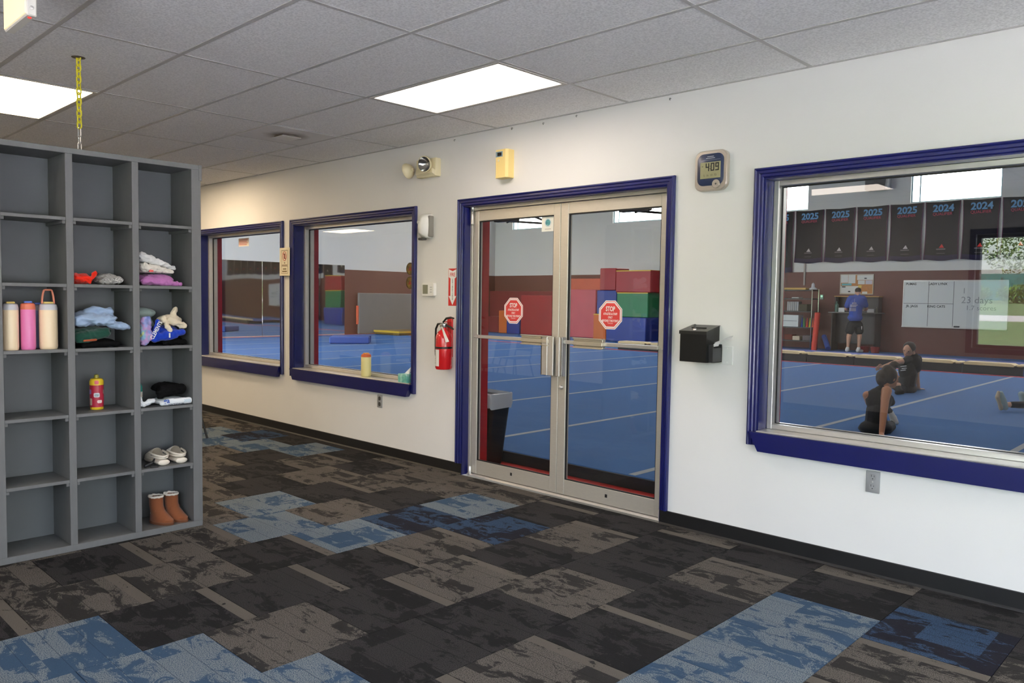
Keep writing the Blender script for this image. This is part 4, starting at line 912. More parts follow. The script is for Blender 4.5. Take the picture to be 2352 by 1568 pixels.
MB().prism([(-0.03, 0, 0.075), (0.03, 0, 0.075), (0.045, 0.01, 0.135), (0.02, 0.005, 0.115)], (0, 0.012, 0)).build('tissue', mat('tissue_white', rgb(244, 244, 242), 0.8), tb)
# ------------------------------------------------------------------ belongings in the cubbies
def kp(x, y, X=-4.86): return on_x(150 + x / 6.271, 550 + y / 6.271, X)      # a point of the middle cubby crop, at depth X inside the unit
def kn(x, y, X=-4.86): return on_x(320 + x / 16.8, 860 + y / 16.8, X)
def wrinkle(amp, f, seed, ridge=0.6, clampz=None):
    off = Vector((seed * 3.1, seed * 1.7, seed * 0.9))
    def d(co, no):
        w_ = Vector((noise.noise(co * f * 0.7 + off * 3), noise.noise(co * f * 0.7 - off), 0.0)) * 0.6
        a = noise.noise(co * f * 0.8 + off); b = noise.noise(Vector((co.x * f * 0.7, co.y * f * 1.5, co.z * f * 1.9)) + w_ + off * 2); c = noise.noise(Vector((co.x * f * 2.2, co.y * f * 2.6, co.z * f * 3.0)) + w_ * 2 + off)
        v = amp * (0.45 * a + ridge * (0.5 - math.sqrt(b * b * 6.0 + 0.02)) * 1.1 + 0.22 * (0.5 - math.sqrt(c * c * 5.0 + 0.03)))
        q = no * v
        if clampz is not None and co.z + q.z < clampz: q.z = clampz - co.z
        return q
    return d
def garment(name, label, prims, m, z0, amp=0.010, f=16, seed=1, voxel=0.004, cat='clothing', group='clothes in the cubby shelf', mats=None):
    base_ = Vector((-4.9, sum((p[2][1] for p in prims)) / len(prims), z0))
    P = []
    for p in prims:
        if p[0] == 'c': P.append(('c', p[1], Vector(p[2]) - base_, p[3], Vector(p[4]) - base_, p[5]))
        else: P.append(('e', p[1], Vector(p[2]) - base_, p[3], p[4]))
    o = fuse(name, P, voxel, mats or [m], smooth_it=2, disp=wrinkle(amp, f, seed, clampz=0.001), loc=base_)
    for v in o.data.vertices:          # keep the cloth inside its compartment and on what it lies on
        if v.co.z < 0.001: v.co.z = 0.001
        if v.co.x + base_.x < BX + 0.004: v.co.x = BX + 0.004 - base_.x
    return tag(o, label, cat, group)
def clamp_y(o, lo, hi):
    for v in o.data.vertices:
        w = v.co.y + o.location.y
        if w < lo: v.co.y = lo - o.location.y
        if w > hi: v.co.y = hi - o.location.y
    return o
def E(c, rx, ry, rz, R=None, t=0): return ('e', t, c, (rx, ry, rz), R)
def K(a, ra, b, rb, t=0): return ('c', t, a, ra, b, rb)
def V(x, y, z): return Vector((x, y, z))
m_cloth = lambda n, c, v=0.12: mat(n, c, 0.95, spec=0.15 if max(c[:3]) > 0.02 else 0.05, vary=v, vscale=14, bump=0.25, bscale=260, sheen=0.2 if max(c[:3]) > 0.02 else 0.0)
C0, C1, C2 = CELL[0], CELL[1], CELL[2]
inn = 0.004
# row 2, middle column
z = SH[1]
o = garment('red_shirt', 'crumpled bright red shirt in the middle column', [E(V(-4.87, -2.80, z + 0.03), 0.09, 0.06, 0.032), K(V(-4.79, -2.775, z + 0.02), 0.018, V(-4.80, -2.742, z + 0.062), 0.012), K(V(-4.80, -2.84, z + 0.04), 0.022, V(-4.93, -2.82, z + 0.04), 0.02)], m_cloth('red_cloth', rgb(214, 40, 20)), z, 0.012, 20, 3); clamp_y(o, C1[0] + inn, C1[1])
o = garment('striped_top', 'balled grey and white striped top beside the red shirt', [E(V(-4.88, -2.655, z + 0.032), 0.085, 0.062, 0.034), K(V(-4.80, -2.70, z + 0.022), 0.02, V(-4.80, -2.61, z + 0.026), 0.022)], pattern_mat('grey_white_stripes', [rgb(122, 122, 120), rgb(196, 194, 190)], 90, 0.95, [0.4, 0.6], 5.0, 'wave', (0.9, 1.2, 3.4)), z, 0.010, 24, 4)
# row 2, right column
o = garment('purple_hoodie', 'folded mauve purple sweatshirt under white clothes', [E(V(-4.88, -2.39, z + 0.036), 0.1, 0.115, 0.036), K(V(-4.79, -2.47, z + 0.03), 0.026, V(-4.79, -2.33, z + 0.022), 0.022), K(V(-4.79, -2.32, z + 0.016), 0.016, V(-4.8, -2.265, z + 0.014), 0.014)], m_cloth('mauve_cloth', rgb(178, 112, 172)), z, 0.012, 18, 5); clamp_y(o, C0[0] + inn, C0[1] - inn)
zz = z + 0.075
o = garment('white_towel', 'white crumpled towel lying on the purple sweatshirt', [E(V(-4.88, -2.43, zz + 0.028), 0.085, 0.075, 0.03), K(V(-4.80, -2.47, zz + 0.035), 0.028, V(-4.82, -2.3, zz + 0.01), 0.014)], m_cloth('warm_white_cloth', rgb(228, 222, 212), 0.06), zz, 0.012, 22, 6); clamp_y(o, C0[0] + inn, C0[1] - inn)
zz2 = z + 0.13
o = garment('white_shirt', 'rolled white shirt at the top of the clothes pile', [K(V(-4.82, -2.475, zz2 + 0.04), 0.03, V(-4.84, -2.28, zz2 - 0.02), 0.014), K(V(-4.90, -2.45, zz2 + 0.03), 0.03, V(-4.9, -2.33, zz2 + 0.0), 0.022)], m_cloth('cool_white_cloth', rgb(226, 226, 226), 0.06), zz2 - 0.038, 0.009, 26, 7); clamp_y(o, C0[0] + inn, C0[1] - inn)
tag(MB().box((-0.003, -0.012, -0.006), (0.0, 0.012, 0.006)).build('clothing_tag', mat('coral_tag', rgb(220, 96, 92), 0.8), None, (-4.784, -2.435, zz + 0.012)), 'small coral red tag on the white towel', 'tag')
# row 3, middle column
z = SH[2]
o = garment('black_trousers', 'folded black trousers at the bottom of the middle pile', [E(V(-4.88, -2.73, z + 0.026), 0.1, 0.118, 0.026), K(V(-4.8, -2.8, z + 0.018), 0.018, V(-4.8, -2.63, z + 0.018), 0.018)], m_cloth('black_cloth', rgb(18, 18, 19)), z, 0.006, 14, 8); clamp_y(o, C1[0] + inn, C1[1] - inn)
o = garment('green_sweatshirt', 'dark green sweatshirt folded in the middle of the pile', [E(V(-4.89, -2.745, z + 0.085), 0.1, 0.115, 0.034), K(V(-4.8, -2.83, z + 0.06), 0.03, V(-4.8, -2.69, z + 0.085), 0.03), K(V(-4.79, -2.83, z + 0.04), 0.02, V(-4.8, -2.78, z + 0.05), 0.02)], m_cloth('bottle_green_cloth', rgb(30, 70, 58)), z + 0.03, 0.008, 15, 9); clamp_y(o, C1[0] + inn, C1[1] - inn)
tag(fuse('brown_strap', [K(V(0, -0.03, 0.006), 0.006, V(0.005, 0.03, 0.01), 0.007)], 0.003, [m_cloth('rust_cloth', rgb(160, 78, 46))], loc=(-4.775, -2.78, z + 0.036)), 'rust brown waistband sticking out above the black trousers', 'clothing', 'clothes in the cubby shelf')
o = garment('blue_sweatpants', 'pale blue sweatpants on top of the green sweatshirt', [E(V(-4.89, -2.72, z + 0.165), 0.095, 0.125, 0.045), K(V(-4.8, -2.83, z + 0.15), 0.03, V(-4.79, -2.66, z + 0.155), 0.032), K(V(-4.86, -2.76, z + 0.2), 0.03, V(-4.86, -2.65, z + 0.205), 0.028), K(V(-4.80, -2.66, z + 0.14), 0.03, V(-4.79, -2.575, z + 0.11), 0.02)], m_cloth('pale_blue_cloth', rgb(158, 180, 210), 0.08), z + 0.085, 0.016, 13, 10); clamp_y(o, C1[0] + inn, C1[1] - inn)
# row 3, right column
o = garment('black_shorts', 'black shorts under the blue jersey in the right column', [E(V(-4.88, -2.32, z + 0.03), 0.1, 0.1, 0.03), K(V(-4.79, -2.36, z + 0.016), 0.016, V(-4.79, -2.24, z + 0.02), 0.018)], m_cloth('black_cloth', rgb(18, 18, 19)), z, 0.006, 14, 11); clamp_y(o, C0[0] + inn, C0[1] - inn)
tie = pattern_mat('tie_dye', [rgb(110, 128, 190), rgb(150, 160, 214), rgb(196, 150, 196), rgb(128, 176, 206), rgb(206, 214, 120)], 9, 0.95, [0.32, 0.42, 0.5, 0.58, 0.68], 1.5)
o = garment('tie_dye_shirt', 'pastel tie-dye shirt stuffed upright at the left of the jersey', [K(V(-4.8, -2.475, z + 0.03), 0.028, V(-4.8, -2.475, z + 0.15), 0.026), K(V(-4.80, -2.45, z + 0.05), 0.026, V(-4.81, -2.45, z + 0.16), 0.02), K(V(-4.88, -2.47, z + 0.03), 0.028, V(-4.88, -2.47, z + 0.12), 0.028)], tie, z, 0.008, 20, 12); clamp_y(o, C0[0] + inn, C0[1])
o = garment('mint_hat', 'soft mint grey knitted hat at the back of the pile', [E(V(-4.955, -2.425, z + 0.19), 0.06, 0.08, 0.036), E(V(-4.955, -2.425, z + 0.12), 0.06, 0.07, 0.06)], m_cloth('mint_cloth', rgb(160, 178, 172), 0.06), z + 0.06, 0.005, 10, 13); clamp_y(o, C0[0] + inn, C0[1])
m_royal = m_cloth('royal_blue_cloth', rgb(26, 58, 168))
o = garment('blue_jersey', 'royal blue jersey with white lettering down its edge', [K(V(-4.79, -2.42, z + 0.04), 0.022, V(-4.785, -2.40, z + 0.145), 0.016), K(V(-4.785, -2.40, z + 0.05), 0.026, V(-4.785, -2.30, z + 0.06), 0.022), E(V(-4.86, -2.34, z + 0.085), 0.075, 0.09, 0.038), K(V(-4.785, -2.36, z + 0.06), 0.03, V(-4.79, -2.25, z + 0.08), 0.018)], m_royal, z + 0.012, 0.006, 14, 14); clamp_y(o, C0[0] + inn, C0[1] - inn)
lm = lettering('CLEMENTS', 0.033, m_print_w, None, (0, 0, 0), depth=0.0004, bold=0.0004, sx=0.72); lm.parent = o; lm.location = Vector((-4.752, -2.422, z + 0.094)) - o.location; lm.rotation_euler = (PI / 2, math.radians(-62), PI / 2)
m_cr = m_cloth('cream_cloth', rgb(226, 212, 186), 0.07)
o = garment('cream_jacket', 'cream zip jacket crumpled over the blue jersey', [E(V(-4.85, -2.31, z + 0.15), 0.07, 0.075, 0.035), K(V(-4.785, -2.37, z + 0.165), 0.016, V(-4.775, -2.335, z + 0.09), 0.014), K(V(-4.785, -2.32, z + 0.15), 0.024, V(-4.79, -2.245, z + 0.115), 0.02), K(V(-4.82, -2.29, z + 0.19), 0.02, V(-4.83, -2.272, z + 0.225), 0.012)], m_cr, z + 0.075, 0.010, 18, 15); clamp_y(o, C0[0] + inn, C0[1] - inn)
MB().box((-0.003, -0.004, -0.014), (0.003, 0.004, 0.014), 0.001).build('zip_pull', m_white, o, Vector((-4.756, -2.343, z + 0.062)) - o.location)
# row 4, right column
z = SH[3]
o = garment('white_tee', 'folded white and blue T-shirt under the black hoodie', [E(V(-4.86, -2.31, z + 0.022), 0.1, 0.097, 0.024), K(V(-4.775, -2.385, z + 0.016), 0.014, V(-4.775, -2.22, z + 0.024), 0.02), K(V(-4.775, -2.35, z + 0.03), 0.014, V(-4.775, -2.25, z + 0.032), 0.012)], m_cloth('bright_white_cloth', rgb(226, 230, 234), 0.05), z, 0.003, 14, 16); clamp_y(o, C0[0] + inn, C0[1] - inn)
m_ink = mat('blue_ink', rgb(28, 72, 150), 0.8)
lt = lettering('ga', 0.042, m_ink, o, Vector((-4.7525, -2.365, z + 0.034)) - o.location, (PI / 2, 0, PI / 2), depth=0.0003, bold=0.0008)
lt = lettering('NATIONAL', 0.017, mat('navy_ink', rgb(20, 34, 58), 0.8), o, Vector((-4.7525, -2.305, z + 0.0085)) - o.location, (PI / 2, 0, PI / 2), depth=0.0003, sx=1.1, spacing=1.1)
lt = lettering('2025', 0.022, mat('pale_ink', rgb(178, 206, 222), 0.8), o, Vector((-4.7525, -2.24, z + 0.026)) - o.location, (PI / 2, 0, PI / 2), depth=0.0003)
o = garment('black_hoodie', 'bunched black hoodie lying on the white T-shirt', [E(V(-4.87, -2.315, z + 0.1), 0.085, 0.09, 0.036), K(V(-4.80, -2.385, z + 0.075), 0.026, V(-4.8, -2.26, z + 0.095), 0.032), K(V(-4.8, -2.385, z + 0.06), 0.022, V(-4.81, -2.37, z + 0.1), 0.028)], m_cloth('black_cloth', rgb(18, 18, 19)), z + 0.043, 0.008, 16, 17); clamp_y(o, C0[0] + inn, C0[1] - inn)
o = garment('white_sock', 'balled white sock at the left end of the shelf', [K(V(-4.785, -2.495, z + 0.018), 0.016, V(-4.80, -2.445, z + 0.03), 0.018), K(V(-4.80, -2.44, z + 0.03), 0.016, V(-4.80, -2.425, z + 0.036), 0.012), K(V(-4.79, -2.5, z + 0.03), 0.01, V(-4.8, -2.5, z + 0.06), 0.008)], m_cloth('bright_white_cloth', rgb(226, 230, 234), 0.05), z, 0.006, 30, 18, 0.003); clamp_y(o, C0[0] + inn, C0[1])
t = thing('teal_bottle', 'slim teal bottle half hidden at the left of the compartment', 'bottle', (-4.90, -2.478, z))
MB().lathe([(0, 0), (0.025, 0), (0.027, 0.006), (0.027, 0.115), (0.018, 0.135), (0, 0.135)], (0, 0, 0), 'z', 20).build('body', mat('teal_plastic', rgb(30, 120, 110), 0.35), t, smooth=True)
MB().lathe([(0, 0.135), (0.014, 0.135), (0.014, 0.165), (0, 0.168)], (0, 0, 0), 'z', 16).build('cap', mat('dark_teal', rgb(20, 84, 76), 0.4), t, smooth=True)
MB().lathe([(0.0272, 0.05), (0.0276, 0.05), (0.0276, 0.085), (0.0272, 0.085)], (0, 0, 0), 'z', 20).build('label', mat('pale_label', rgb(196, 190, 180), 0.6), t)
# tall tumblers in the left column
z = SH[2]
m_cb = mat('cream_bottle', rgb(246, 222, 186), 0.32); m_pk = mat('pink_bottle', rgb(224, 120, 176), 0.32); m_pw = mat('pale_grey_lid', rgb(204, 202, 206), 0.4); m_or = mat('coral_lid', rgb(214, 112, 84), 0.4); m_yk = mat('soft_yellow', rgb(222, 196, 112), 0.4); m_bb = mat('cornflower_blue', rgb(92, 124, 208), 0.4)
tumbler('water_bottle', 'cream tumbler with grey lid, leftmost in the cubby', (-4.83, -3.152, z), 0.038, 0.262, m_cb, m_pw, m_yk, None, group='tumblers in the cubby')
tumbler('water_bottle', 'pink tumbler with coral lid and blue button', (-4.83, -3.070, z), 0.0365, 0.265, m_pk, m_or, m_bb, None, group='tumblers in the cubby')
tumbler('water_bottle', 'cream tumbler with a coral carry loop, rightmost in the cubby', (-4.83, -2.972, z), 0.045, 0.262, m_cb, m_pw, m_yk, mat('salmon_loop', rgb(216, 132, 104), 0.4), group='tumblers in the cubby')
tumbler('water_bottle', 'lavender blue tumbler hidden behind the right cream one', (-4.945, -2.985, z), 0.042, 0.255, mat('lavender_bottle', rgb(150, 160, 206), 0.35), m_pw, m_bb, None, group='tumblers in the cubby')
# red kids' bottle
z = SH[3]
kb = thing('kids_bottle', 'red bottle with yellow cap and stickers alone in its compartment', 'bottle', (-4.90, -2.707, z))
m_kr = mat('raspberry_red', rgb(168, 36, 58), 0.35); m_ky = mat('yellow_plastic', rgb(226, 190, 40), 0.4)
MB().lathe([(0, 0.0), (0.033, 0.0), (0.035, 0.004), (0.035, 0.015), (0, 0.015)], (0, 0, 0), 'z', 26).build('foot', m_ky, kb, smooth=True)
MB().lathe([(0, 0.015), (0.0365, 0.015), (0.037, 0.02), (0.037, 0.142), (0, 0.142)], (0, 0, 0), 'z', 26).build('body', m_kr, kb, smooth=True)
MB().lathe([(0, 0.142), (0.0375, 0.142), (0.0375, 0.165), (0.03, 0.178), (0.014, 0.182), (0, 0.182)], (0, 0, 0), 'z', 26).build('lid', m_ky, kb, smooth=True)
MB().lathe([(0, 0.18), (0.013, 0.18), (0.012, 0.2), (0, 0.204)], (0, 0, 0), 'z', 16).build('spout', mat('olive_yellow', rgb(150, 140, 44), 0.4), kb, smooth=True)
va = math.atan2(CAM.y + 2.707, CAM.x + 4.90)
def bsticker(a0, w, z0, z1, m, r=0.0376, nm='sticker', poly=None):
    n = 6
    MB().loft([[(r * math.cos(va + a0 - w / 2 + w * k / n), r * math.sin(va + a0 - w / 2 + w * k / n), z0 + (0.004 if k in (0, n) else 0)) for k in range(n + 1)], [(r * math.cos(va + a0 - w / 2 + w * k / n), r * math.sin(va + a0 - w / 2 + w * k / n), z1 - (0.004 if k in (0, n) else 0)) for k in range(n + 1)]], cap=False).build(nm, m, kb)
bsticker(0.0, 0.62, 0.147, 0.170, m_or, 0.0381, 'latch'); bsticker(0.0, 0.42, 0.15, 0.167, mat('latch_pink', rgb(206, 80, 100), 0.4), 0.0386, 'latch_button')
bsticker(0.0, 0.85, 0.072, 0.098, mat('sticker_white', rgb(214, 208, 212), 0.6)); bsticker(0.0, 0.6, 0.078, 0.092, pattern_mat('sticker_print', [rgb(120, 150, 150), rgb(196, 200, 204)], 120), 0.0379)
bsticker(-1.2, 0.75, 0.09, 0.118, mat('sticker_lilac', rgb(164, 140, 190), 0.6)); bsticker(1.25, 0.5, 0.09, 0.115, mat('sticker_grey', rgb(188, 166, 158), 0.6)); bsticker(-0.95, 0.5, 0.026, 0.066, mat('sticker_cream', rgb(206, 186, 164), 0.6)); bsticker(0.42, 0.72, 0.038, 0.056, mat('sticker_blush', rgb(232, 206, 200), 0.6))

# clogs, toes towards the back of the shelf (heel and strap face the room)
z = SH[4]
def clog(name, label, loc, rz):
    c = thing(name, label, 'shoe', loc, 'pair of white clogs', rz)
    m_cl = mat('ivory_foam', rgb(226, 216, 200), 0.55)
    L_ = 0.225
    # foot runs along -x; rings along the length
    def ring(t, w, zb, zt, n=16): return [(-L_ * t, w * math.cos(2 * PI * k / n), zb + (zt - zb) * (0.5 + 0.5 * math.sin(2 * PI * k / n))) for k in range(n)]
    MB().loft([ring(-0.012, 0.012, 0.012, 0.024), ring(-0.004, 0.024, 0.005, 0.031), ring(0.025, 0.035, 0.0, 0.036), ring(0.2, 0.039, 0.0, 0.036), ring(0.5, 0.038, 0.0, 0.032), ring(0.75, 0.046, 0.0, 0.032), ring(0.93, 0.036, 0.001, 0.03), ring(1.0, 0.014, 0.008, 0.024)]).build('sole', m_cl, c, smooth=True)
    def arch(t, w, zt, n=10): return [(-L_ * t, w * math.cos(PI * k / n), 0.028 + (zt - 0.028) * math.sin(PI * k / n) ** 0.8) for k in range(n + 1)]
    MB().loft([arch(0.46, 0.039, 0.092), arch(0.5, 0.042, 0.094), arch(0.68, 0.045, 0.078), arch(0.85, 0.041, 0.058), arch(0.97, 0.022, 0.036)], cap=False).build('upper', m_cl, c, smooth=True)
    rim = [(-L_ * (0.5 - 0.5 * math.sin(PI * k / 16) ** 0.7) , 0.0395 * math.cos(PI * k / 16), 0.046) for k in range(17)]
    MB().tube([(p[0] if k not in (0, 16) else -L_ * 0.5, p[1], p[2]) for k, p in enumerate(rim)], 0.006, 8).build('side_wall', m_cl, c, smooth=True)
    MB().tube([(-L_ * (0.52 - 0.54 * math.sin(PI * k / 16) ** 0.75), 0.043 * math.cos(PI * k / 16), 0.068 - 0.012 * math.sin(PI * k / 16)) for k in range(17)], 0.0065, 8).build('heel_strap', m_cl, c, smooth=True)
    for s_ in (-1, 1): MB().lathe([(0, 0.004), (0.007, 0.003), (0.008, 0)], (-L_ * 0.52, 0.0, 0), 'y', 10).build('rivet', m_cl, c, (0, s_ * 0.042 - 0.0, 0.068))
clog('clog_shoe', 'left white foam clog with heel strap in the right column', (-4.79, -2.367, z), 0.02)
clog('clog_shoe', 'right white foam clog with heel strap in the right column', (-4.785, -2.262, z), -0.03)
tag(fuse('black_strap', [K(V(0, -0.03, 0.012), 0.011, V(0.01, 0.01, 0.028), 0.008), K(V(0.01, 0.01, 0.028), 0.008, V(-0.02, 0.03, 0.04), 0.006), K(V(0.03, -0.01, 0.006), 0.005, V(0.04, 0.03, 0.005), 0.004)], 0.003, [m_black], loc=(-4.80, -2.445, z)), 'black strap lying beside the left clog', 'strap')
# boots, toes towards the room
z = 0.036
def boot(name, label, loc, rz):
    b = thing(name, label, 'boot', loc, 'pair of brown sheepskin boots', rz)
    m_su = mat('chestnut_suede', rgb(126, 70, 36), 0.9, vary=0.14, vscale=18, sheen=0.15)
    def ring(cx, zc, rx, ry, tilt=0.0, n=20): return [(cx + rx * math.cos(2 * PI * k / n), ry * math.sin(2 * PI * k / n), zc + tilt * math.cos(2 * PI * k / n)) for k in range(n)]
    R_ = [ring(0.028, 0.008, 0.085, 0.038), ring(0.03, 0.03, 0.085, 0.041, -0.002), ring(0.018, 0.055, 0.07, 0.039, -0.012), ring(-0.004, 0.085, 0.048, 0.038, -0.012), ring(-0.012, 0.11, 0.043, 0.038, -0.006), ring(-0.013, 0.15, 0.043, 0.039, 0), ring(-0.013, 0.162, 0.0435, 0.0395, 0)]
    MB().loft(R_, cap=False).build('upper', m_su, b, smooth=True)
    S_ = [ring(0.029, 0.0, 0.087, 0.041), ring(0.029, 0.012, 0.09, 0.044), ring(0.029, 0.016, 0.087, 0.041)]
    MB().loft(S_).build('sole', mat('tan_rubber', rgb(104, 62, 36), 0.7), b, smooth=True)
    rgq = random.Random(7); fl = MB()
    fl.tube([(-0.013 + 0.042 * math.cos(2 * PI * k / 30), 0.038 * math.sin(2 * PI * k / 30), 0.163 + 0.004 * rgq.random()) for k in range(30)], [0.005 + 0.003 * rgq.random() for _ in range(30)], 6, True).build('fleece_trim', mat('fleece_white', rgb(222, 212, 200), 0.95), b, smooth=True)
    MB().loft([ring(-0.013, 0.155, 0.038, 0.034), ring(-0.013, 0.06, 0.036, 0.032)], cap=False).build('lining', mat('fleece_white', rgb(222, 212, 200), 0.95), b)
    MB().tube([(0.03 - 0.012 + 0.0 * k, 0.0405 * math.cos(PI * k / 10), 0.078 + 0.022 * math.sin(PI * k / 10)) for k in range(11)], 0.0016, 5).build('seam', mat('seam_brown', rgb(112, 62, 32), 0.9), b)
boot('boot', 'left brown suede boot with fleece rim on the bottom shelf', (-4.875, -2.375, z), 0.42)
boot('boot', 'right brown suede boot with fleece rim on the bottom shelf', (-4.88, -2.281, z), 0.36)

# ------------------------------------------------------------------ lobby chairs and table beyond the shelf
lg = on_z(476, 1006, 0)
def chair(name, label, loc, rz, proto=[None]):
    if proto[0] is None:
        c = thing(name, label, 'chair', loc, 'black stacking chairs', rz)
        mc = mat('charcoal_seat', rgb(34, 36, 42), 0.5)
        MB().box((-0.21, -0.2, 0.43), (0.21, 0.2, 0.455), 0.012, 2).build('seat', mc, c, smooth=True)
        MB().loft([[(-0.2 + 0.4 * k / 8, 0.2 + 0.03 * math.sin(PI * k / 8) + dy, zz) for k in range(9)] + [(0.2 - 0.4 * k / 8, 0.215 + 0.03 * math.sin(PI * k / 8) + dy, zz) for k in range(9)] for zz, dy in ((0.55, 0.0), (0.7, 0.02), (0.83, 0.05))]).build('backrest', mc, c, smooth=True)
        for sx in (-1, 1):
            MB().tube([(sx * 0.17, -0.15, 0.44), (sx * 0.24, -0.24, 0.0)], 0.011, 8).build('leg', m_blk, c)
            MB().tube([(sx * 0.18, 0.17, 0.44), (sx * 0.24, 0.26, 0.0)], 0.011, 8).build('leg', m_blk, c)
            MB().tube([(sx * 0.205, 0.17, 0.43), (sx * 0.2, 0.22, 0.6), (sx * 0.2, 0.26, 0.8)], 0.011, 8).build('back_post', m_blk, c)
        proto[0] = c; return c
    c = copy_tree(proto[0]); c.location = loc; c.rotation_euler = (0, 0, rz); c['label'] = label; return c
chair('stacking_chair', 'black chair whose leg shows behind the cubby shelf edge', (lg.x - 0.24, lg.y - 0.24, 0), PI)
chair('stacking_chair', 'black chair by the lobby table, facing the windows', (-8.3, -3.6, 0), 0.3 + PI)
chair('stacking_chair', 'black chair on the far side of the lobby table', (-10.4, -3.4, 0), 1.4)
chair('stacking_chair', 'black chair standing against the lobby front wall', (-9.2, -5.1, 0), 0.1 + PI)
tt = thing('lobby_table', 'round white-topped table among the lobby chairs', 'table', (-9.3, -3.5, 0))
MB().lathe([(0, 0.72), (0.45, 0.72), (0.46, 0.73), (0.45, 0.745), (0, 0.745)], (0, 0, 0), 'z', 36).build('table_top', mat('white_laminate', rgb(216, 216, 214), 0.4), tt, smooth=True)
MB().lathe([(0, 0.04), (0.03, 0.04), (0.03, 0.72), (0, 0.72)], (0, 0, 0), 'z', 16).build('column', m_blk, tt, smooth=True)
MB().lathe([(0, 0), (0.26, 0), (0.26, 0.012), (0.05, 0.04), (0, 0.04)], (0, 0, 0), 'z', 28).build('foot', m_blk, tt, smooth=True)
# ------------------------------------------------------------------ gym furnishings
def gy(x, y, Y=None): return on_y(x, y, GYB - 0.014 if Y is None else Y)
def w6(x, y): return (1720 + x / 3.7215, 320 + y / 3.7215)
def m5(x, y): return (1780 + x / 7.128, 620 + y / 7.128)
def dr(x, y): return (1280 + x / 7.127, 590 + y / 7.127)
def dl(x, y): return (1080 + x / 7.84, 600 + y / 7.84)
def cw(x, y): return (660 + x / 3.565, 470 + y / 3.565)
def g6(x, y): return (1950 + x / 6.27, 770 + y / 6.27)
# banners in a row under the clerestory
m_ban = mat('black_banner', rgb(34, 32, 36), 0.75, vary=0.1, vscale=3)
m_banedge = mat('plum_banner_edge', rgb(110, 44, 86), 0.7)
m_sky = mat('banner_sky_blue', rgb(92, 150, 196), 0.7); m_pinkp = mat('banner_pink', rgb(190, 56, 82), 0.7)
m_embw = mat('emblem_white', rgb(214, 206, 204), 0.7); m_embr = mat('emblem_red', rgb(214, 52, 48), 0.7)
b_top = gy(*w6(1505, 540)).z; b_bot = gy(*w6(1490, 1030)).z
bx0 = gy(*w6(400, 610)).x; bx1 = gy(*w6(2165, 490)).x; bw_ = (bx1 - bx0) / 6
YEAR = ['2025', '2025', '2025', '2025', '2024', '2024', '2024', '2023', '2023', '2023', '2022', '2022']
ORD = ['first', 'second', 'third', 'fourth', 'fifth', 'sixth', 'seventh', 'eighth', 'ninth', 'tenth', 'eleventh', 'last']
BY = GYB - 0.03
def banner(k, x, zt, zb, yr, label):
    b = thing('wall_banner', label, 'banner', (x, BY, zt), 'award banners on the gym back wall')
    h = zt - zb; W_ = bw_ * 0.955; n = 12; cols_ = []
    def P(u, v):   # slight sag and bow
        side = 0.05 * math.sin(PI * v) * (1 if v > 0.2 else v / 0.2)
        return (W_ / 2 * (2 * u - 1) * (1 - side) + 0.0, -0.02 * math.sin(PI * 2 * u + v * 2) * v - 0.012 * v, -h * v + 0.035 * (math.cos(PI * (2 * u - 1)) * -0.5 - 0.5) * (v ** 3) - (0.02 * (1 - abs(2 * u - 1)) if v == 0 else 0))
    mb = MB(); vs = [[mb.bm.verts.new(P(i / n, j / n)) for i in range(n + 1)] for j in range(n + 1)]
    for j in range(n):
        for i in range(n):
            f = mb.bm.faces.new((vs[j][i], vs[j][i + 1], vs[j + 1][i + 1], vs[j + 1][i])); f.material_index = 1 if (j == n - 1) else 0
    r = bmesh.ops.solidify(mb.bm, geom=mb.bm.faces[:], thickness=0.004)
    mb.build('cloth', [m_ban, mat('navy_banner_hem', rgb(46, 38, 74), 0.7)], b, smooth=True)
    for s_ in (-1, 1): MB().tube([Vector(P(0.5 + s_ * 0.485, j / n)) + Vector((0, -0.008, 0)) for j in range(n + 1)], 0.007, 4).build('piping', m_banedge, b)
    lettering(yr, 0.25, m_sky, b, (0.02, -0.03, -0.19), depth=0.002, bold=0.008, sx=1.02)
    lettering('QUALIFIER', 0.105, m_pinkp, b, (0.0, -0.03, -0.335), depth=0.002, sx=0.95)
    zc = -h * 0.80; red_ = yr != '2025'
    MB().prism([(-0.05, -0.045, zc), (0.075, -0.045, zc), (0.02, -0.045, zc + 0.1)], (0, -0.004, 0)).build('emblem', m_embr if red_ else m_embw, b)
    MB().box((-0.11, -0.045, zc - 0.05), (0.11, -0.049, zc - 0.02)).build('emblem_caption', mat('caption_grey', rgb(120, 112, 116), 0.7), b)
    MB().box((-0.1, -0.045, zc - 0.15), (0.1, -0.049, zc - 0.14)).build('footer_line', mat('caption_grey', rgb(120, 112, 116), 0.7), b)
for k in range(12):
    x = bx0 + bw_ * (k + 0.5)
    if x > GXR - 0.6: break
    banner(k, x, b_top, b_bot, YEAR[k], 'black %s banner, %s in the row from the shelf end' % (YEAR[k], ORD[k]))
zlb = gy(*w6(375, 1135)).z
banner(20, bx0 - bw_ * 0.5, b_top, zlb, '2025', 'longer black 2025 banner hanging lower at the left end of the row')
for k in range(2): banner(21 + k, bx0 - bw_ * (2.0 + k * 1.05), b_top, b_bot, '2025', 'black 2025 banner hidden left of the long one, %s from it' % ORD[k])
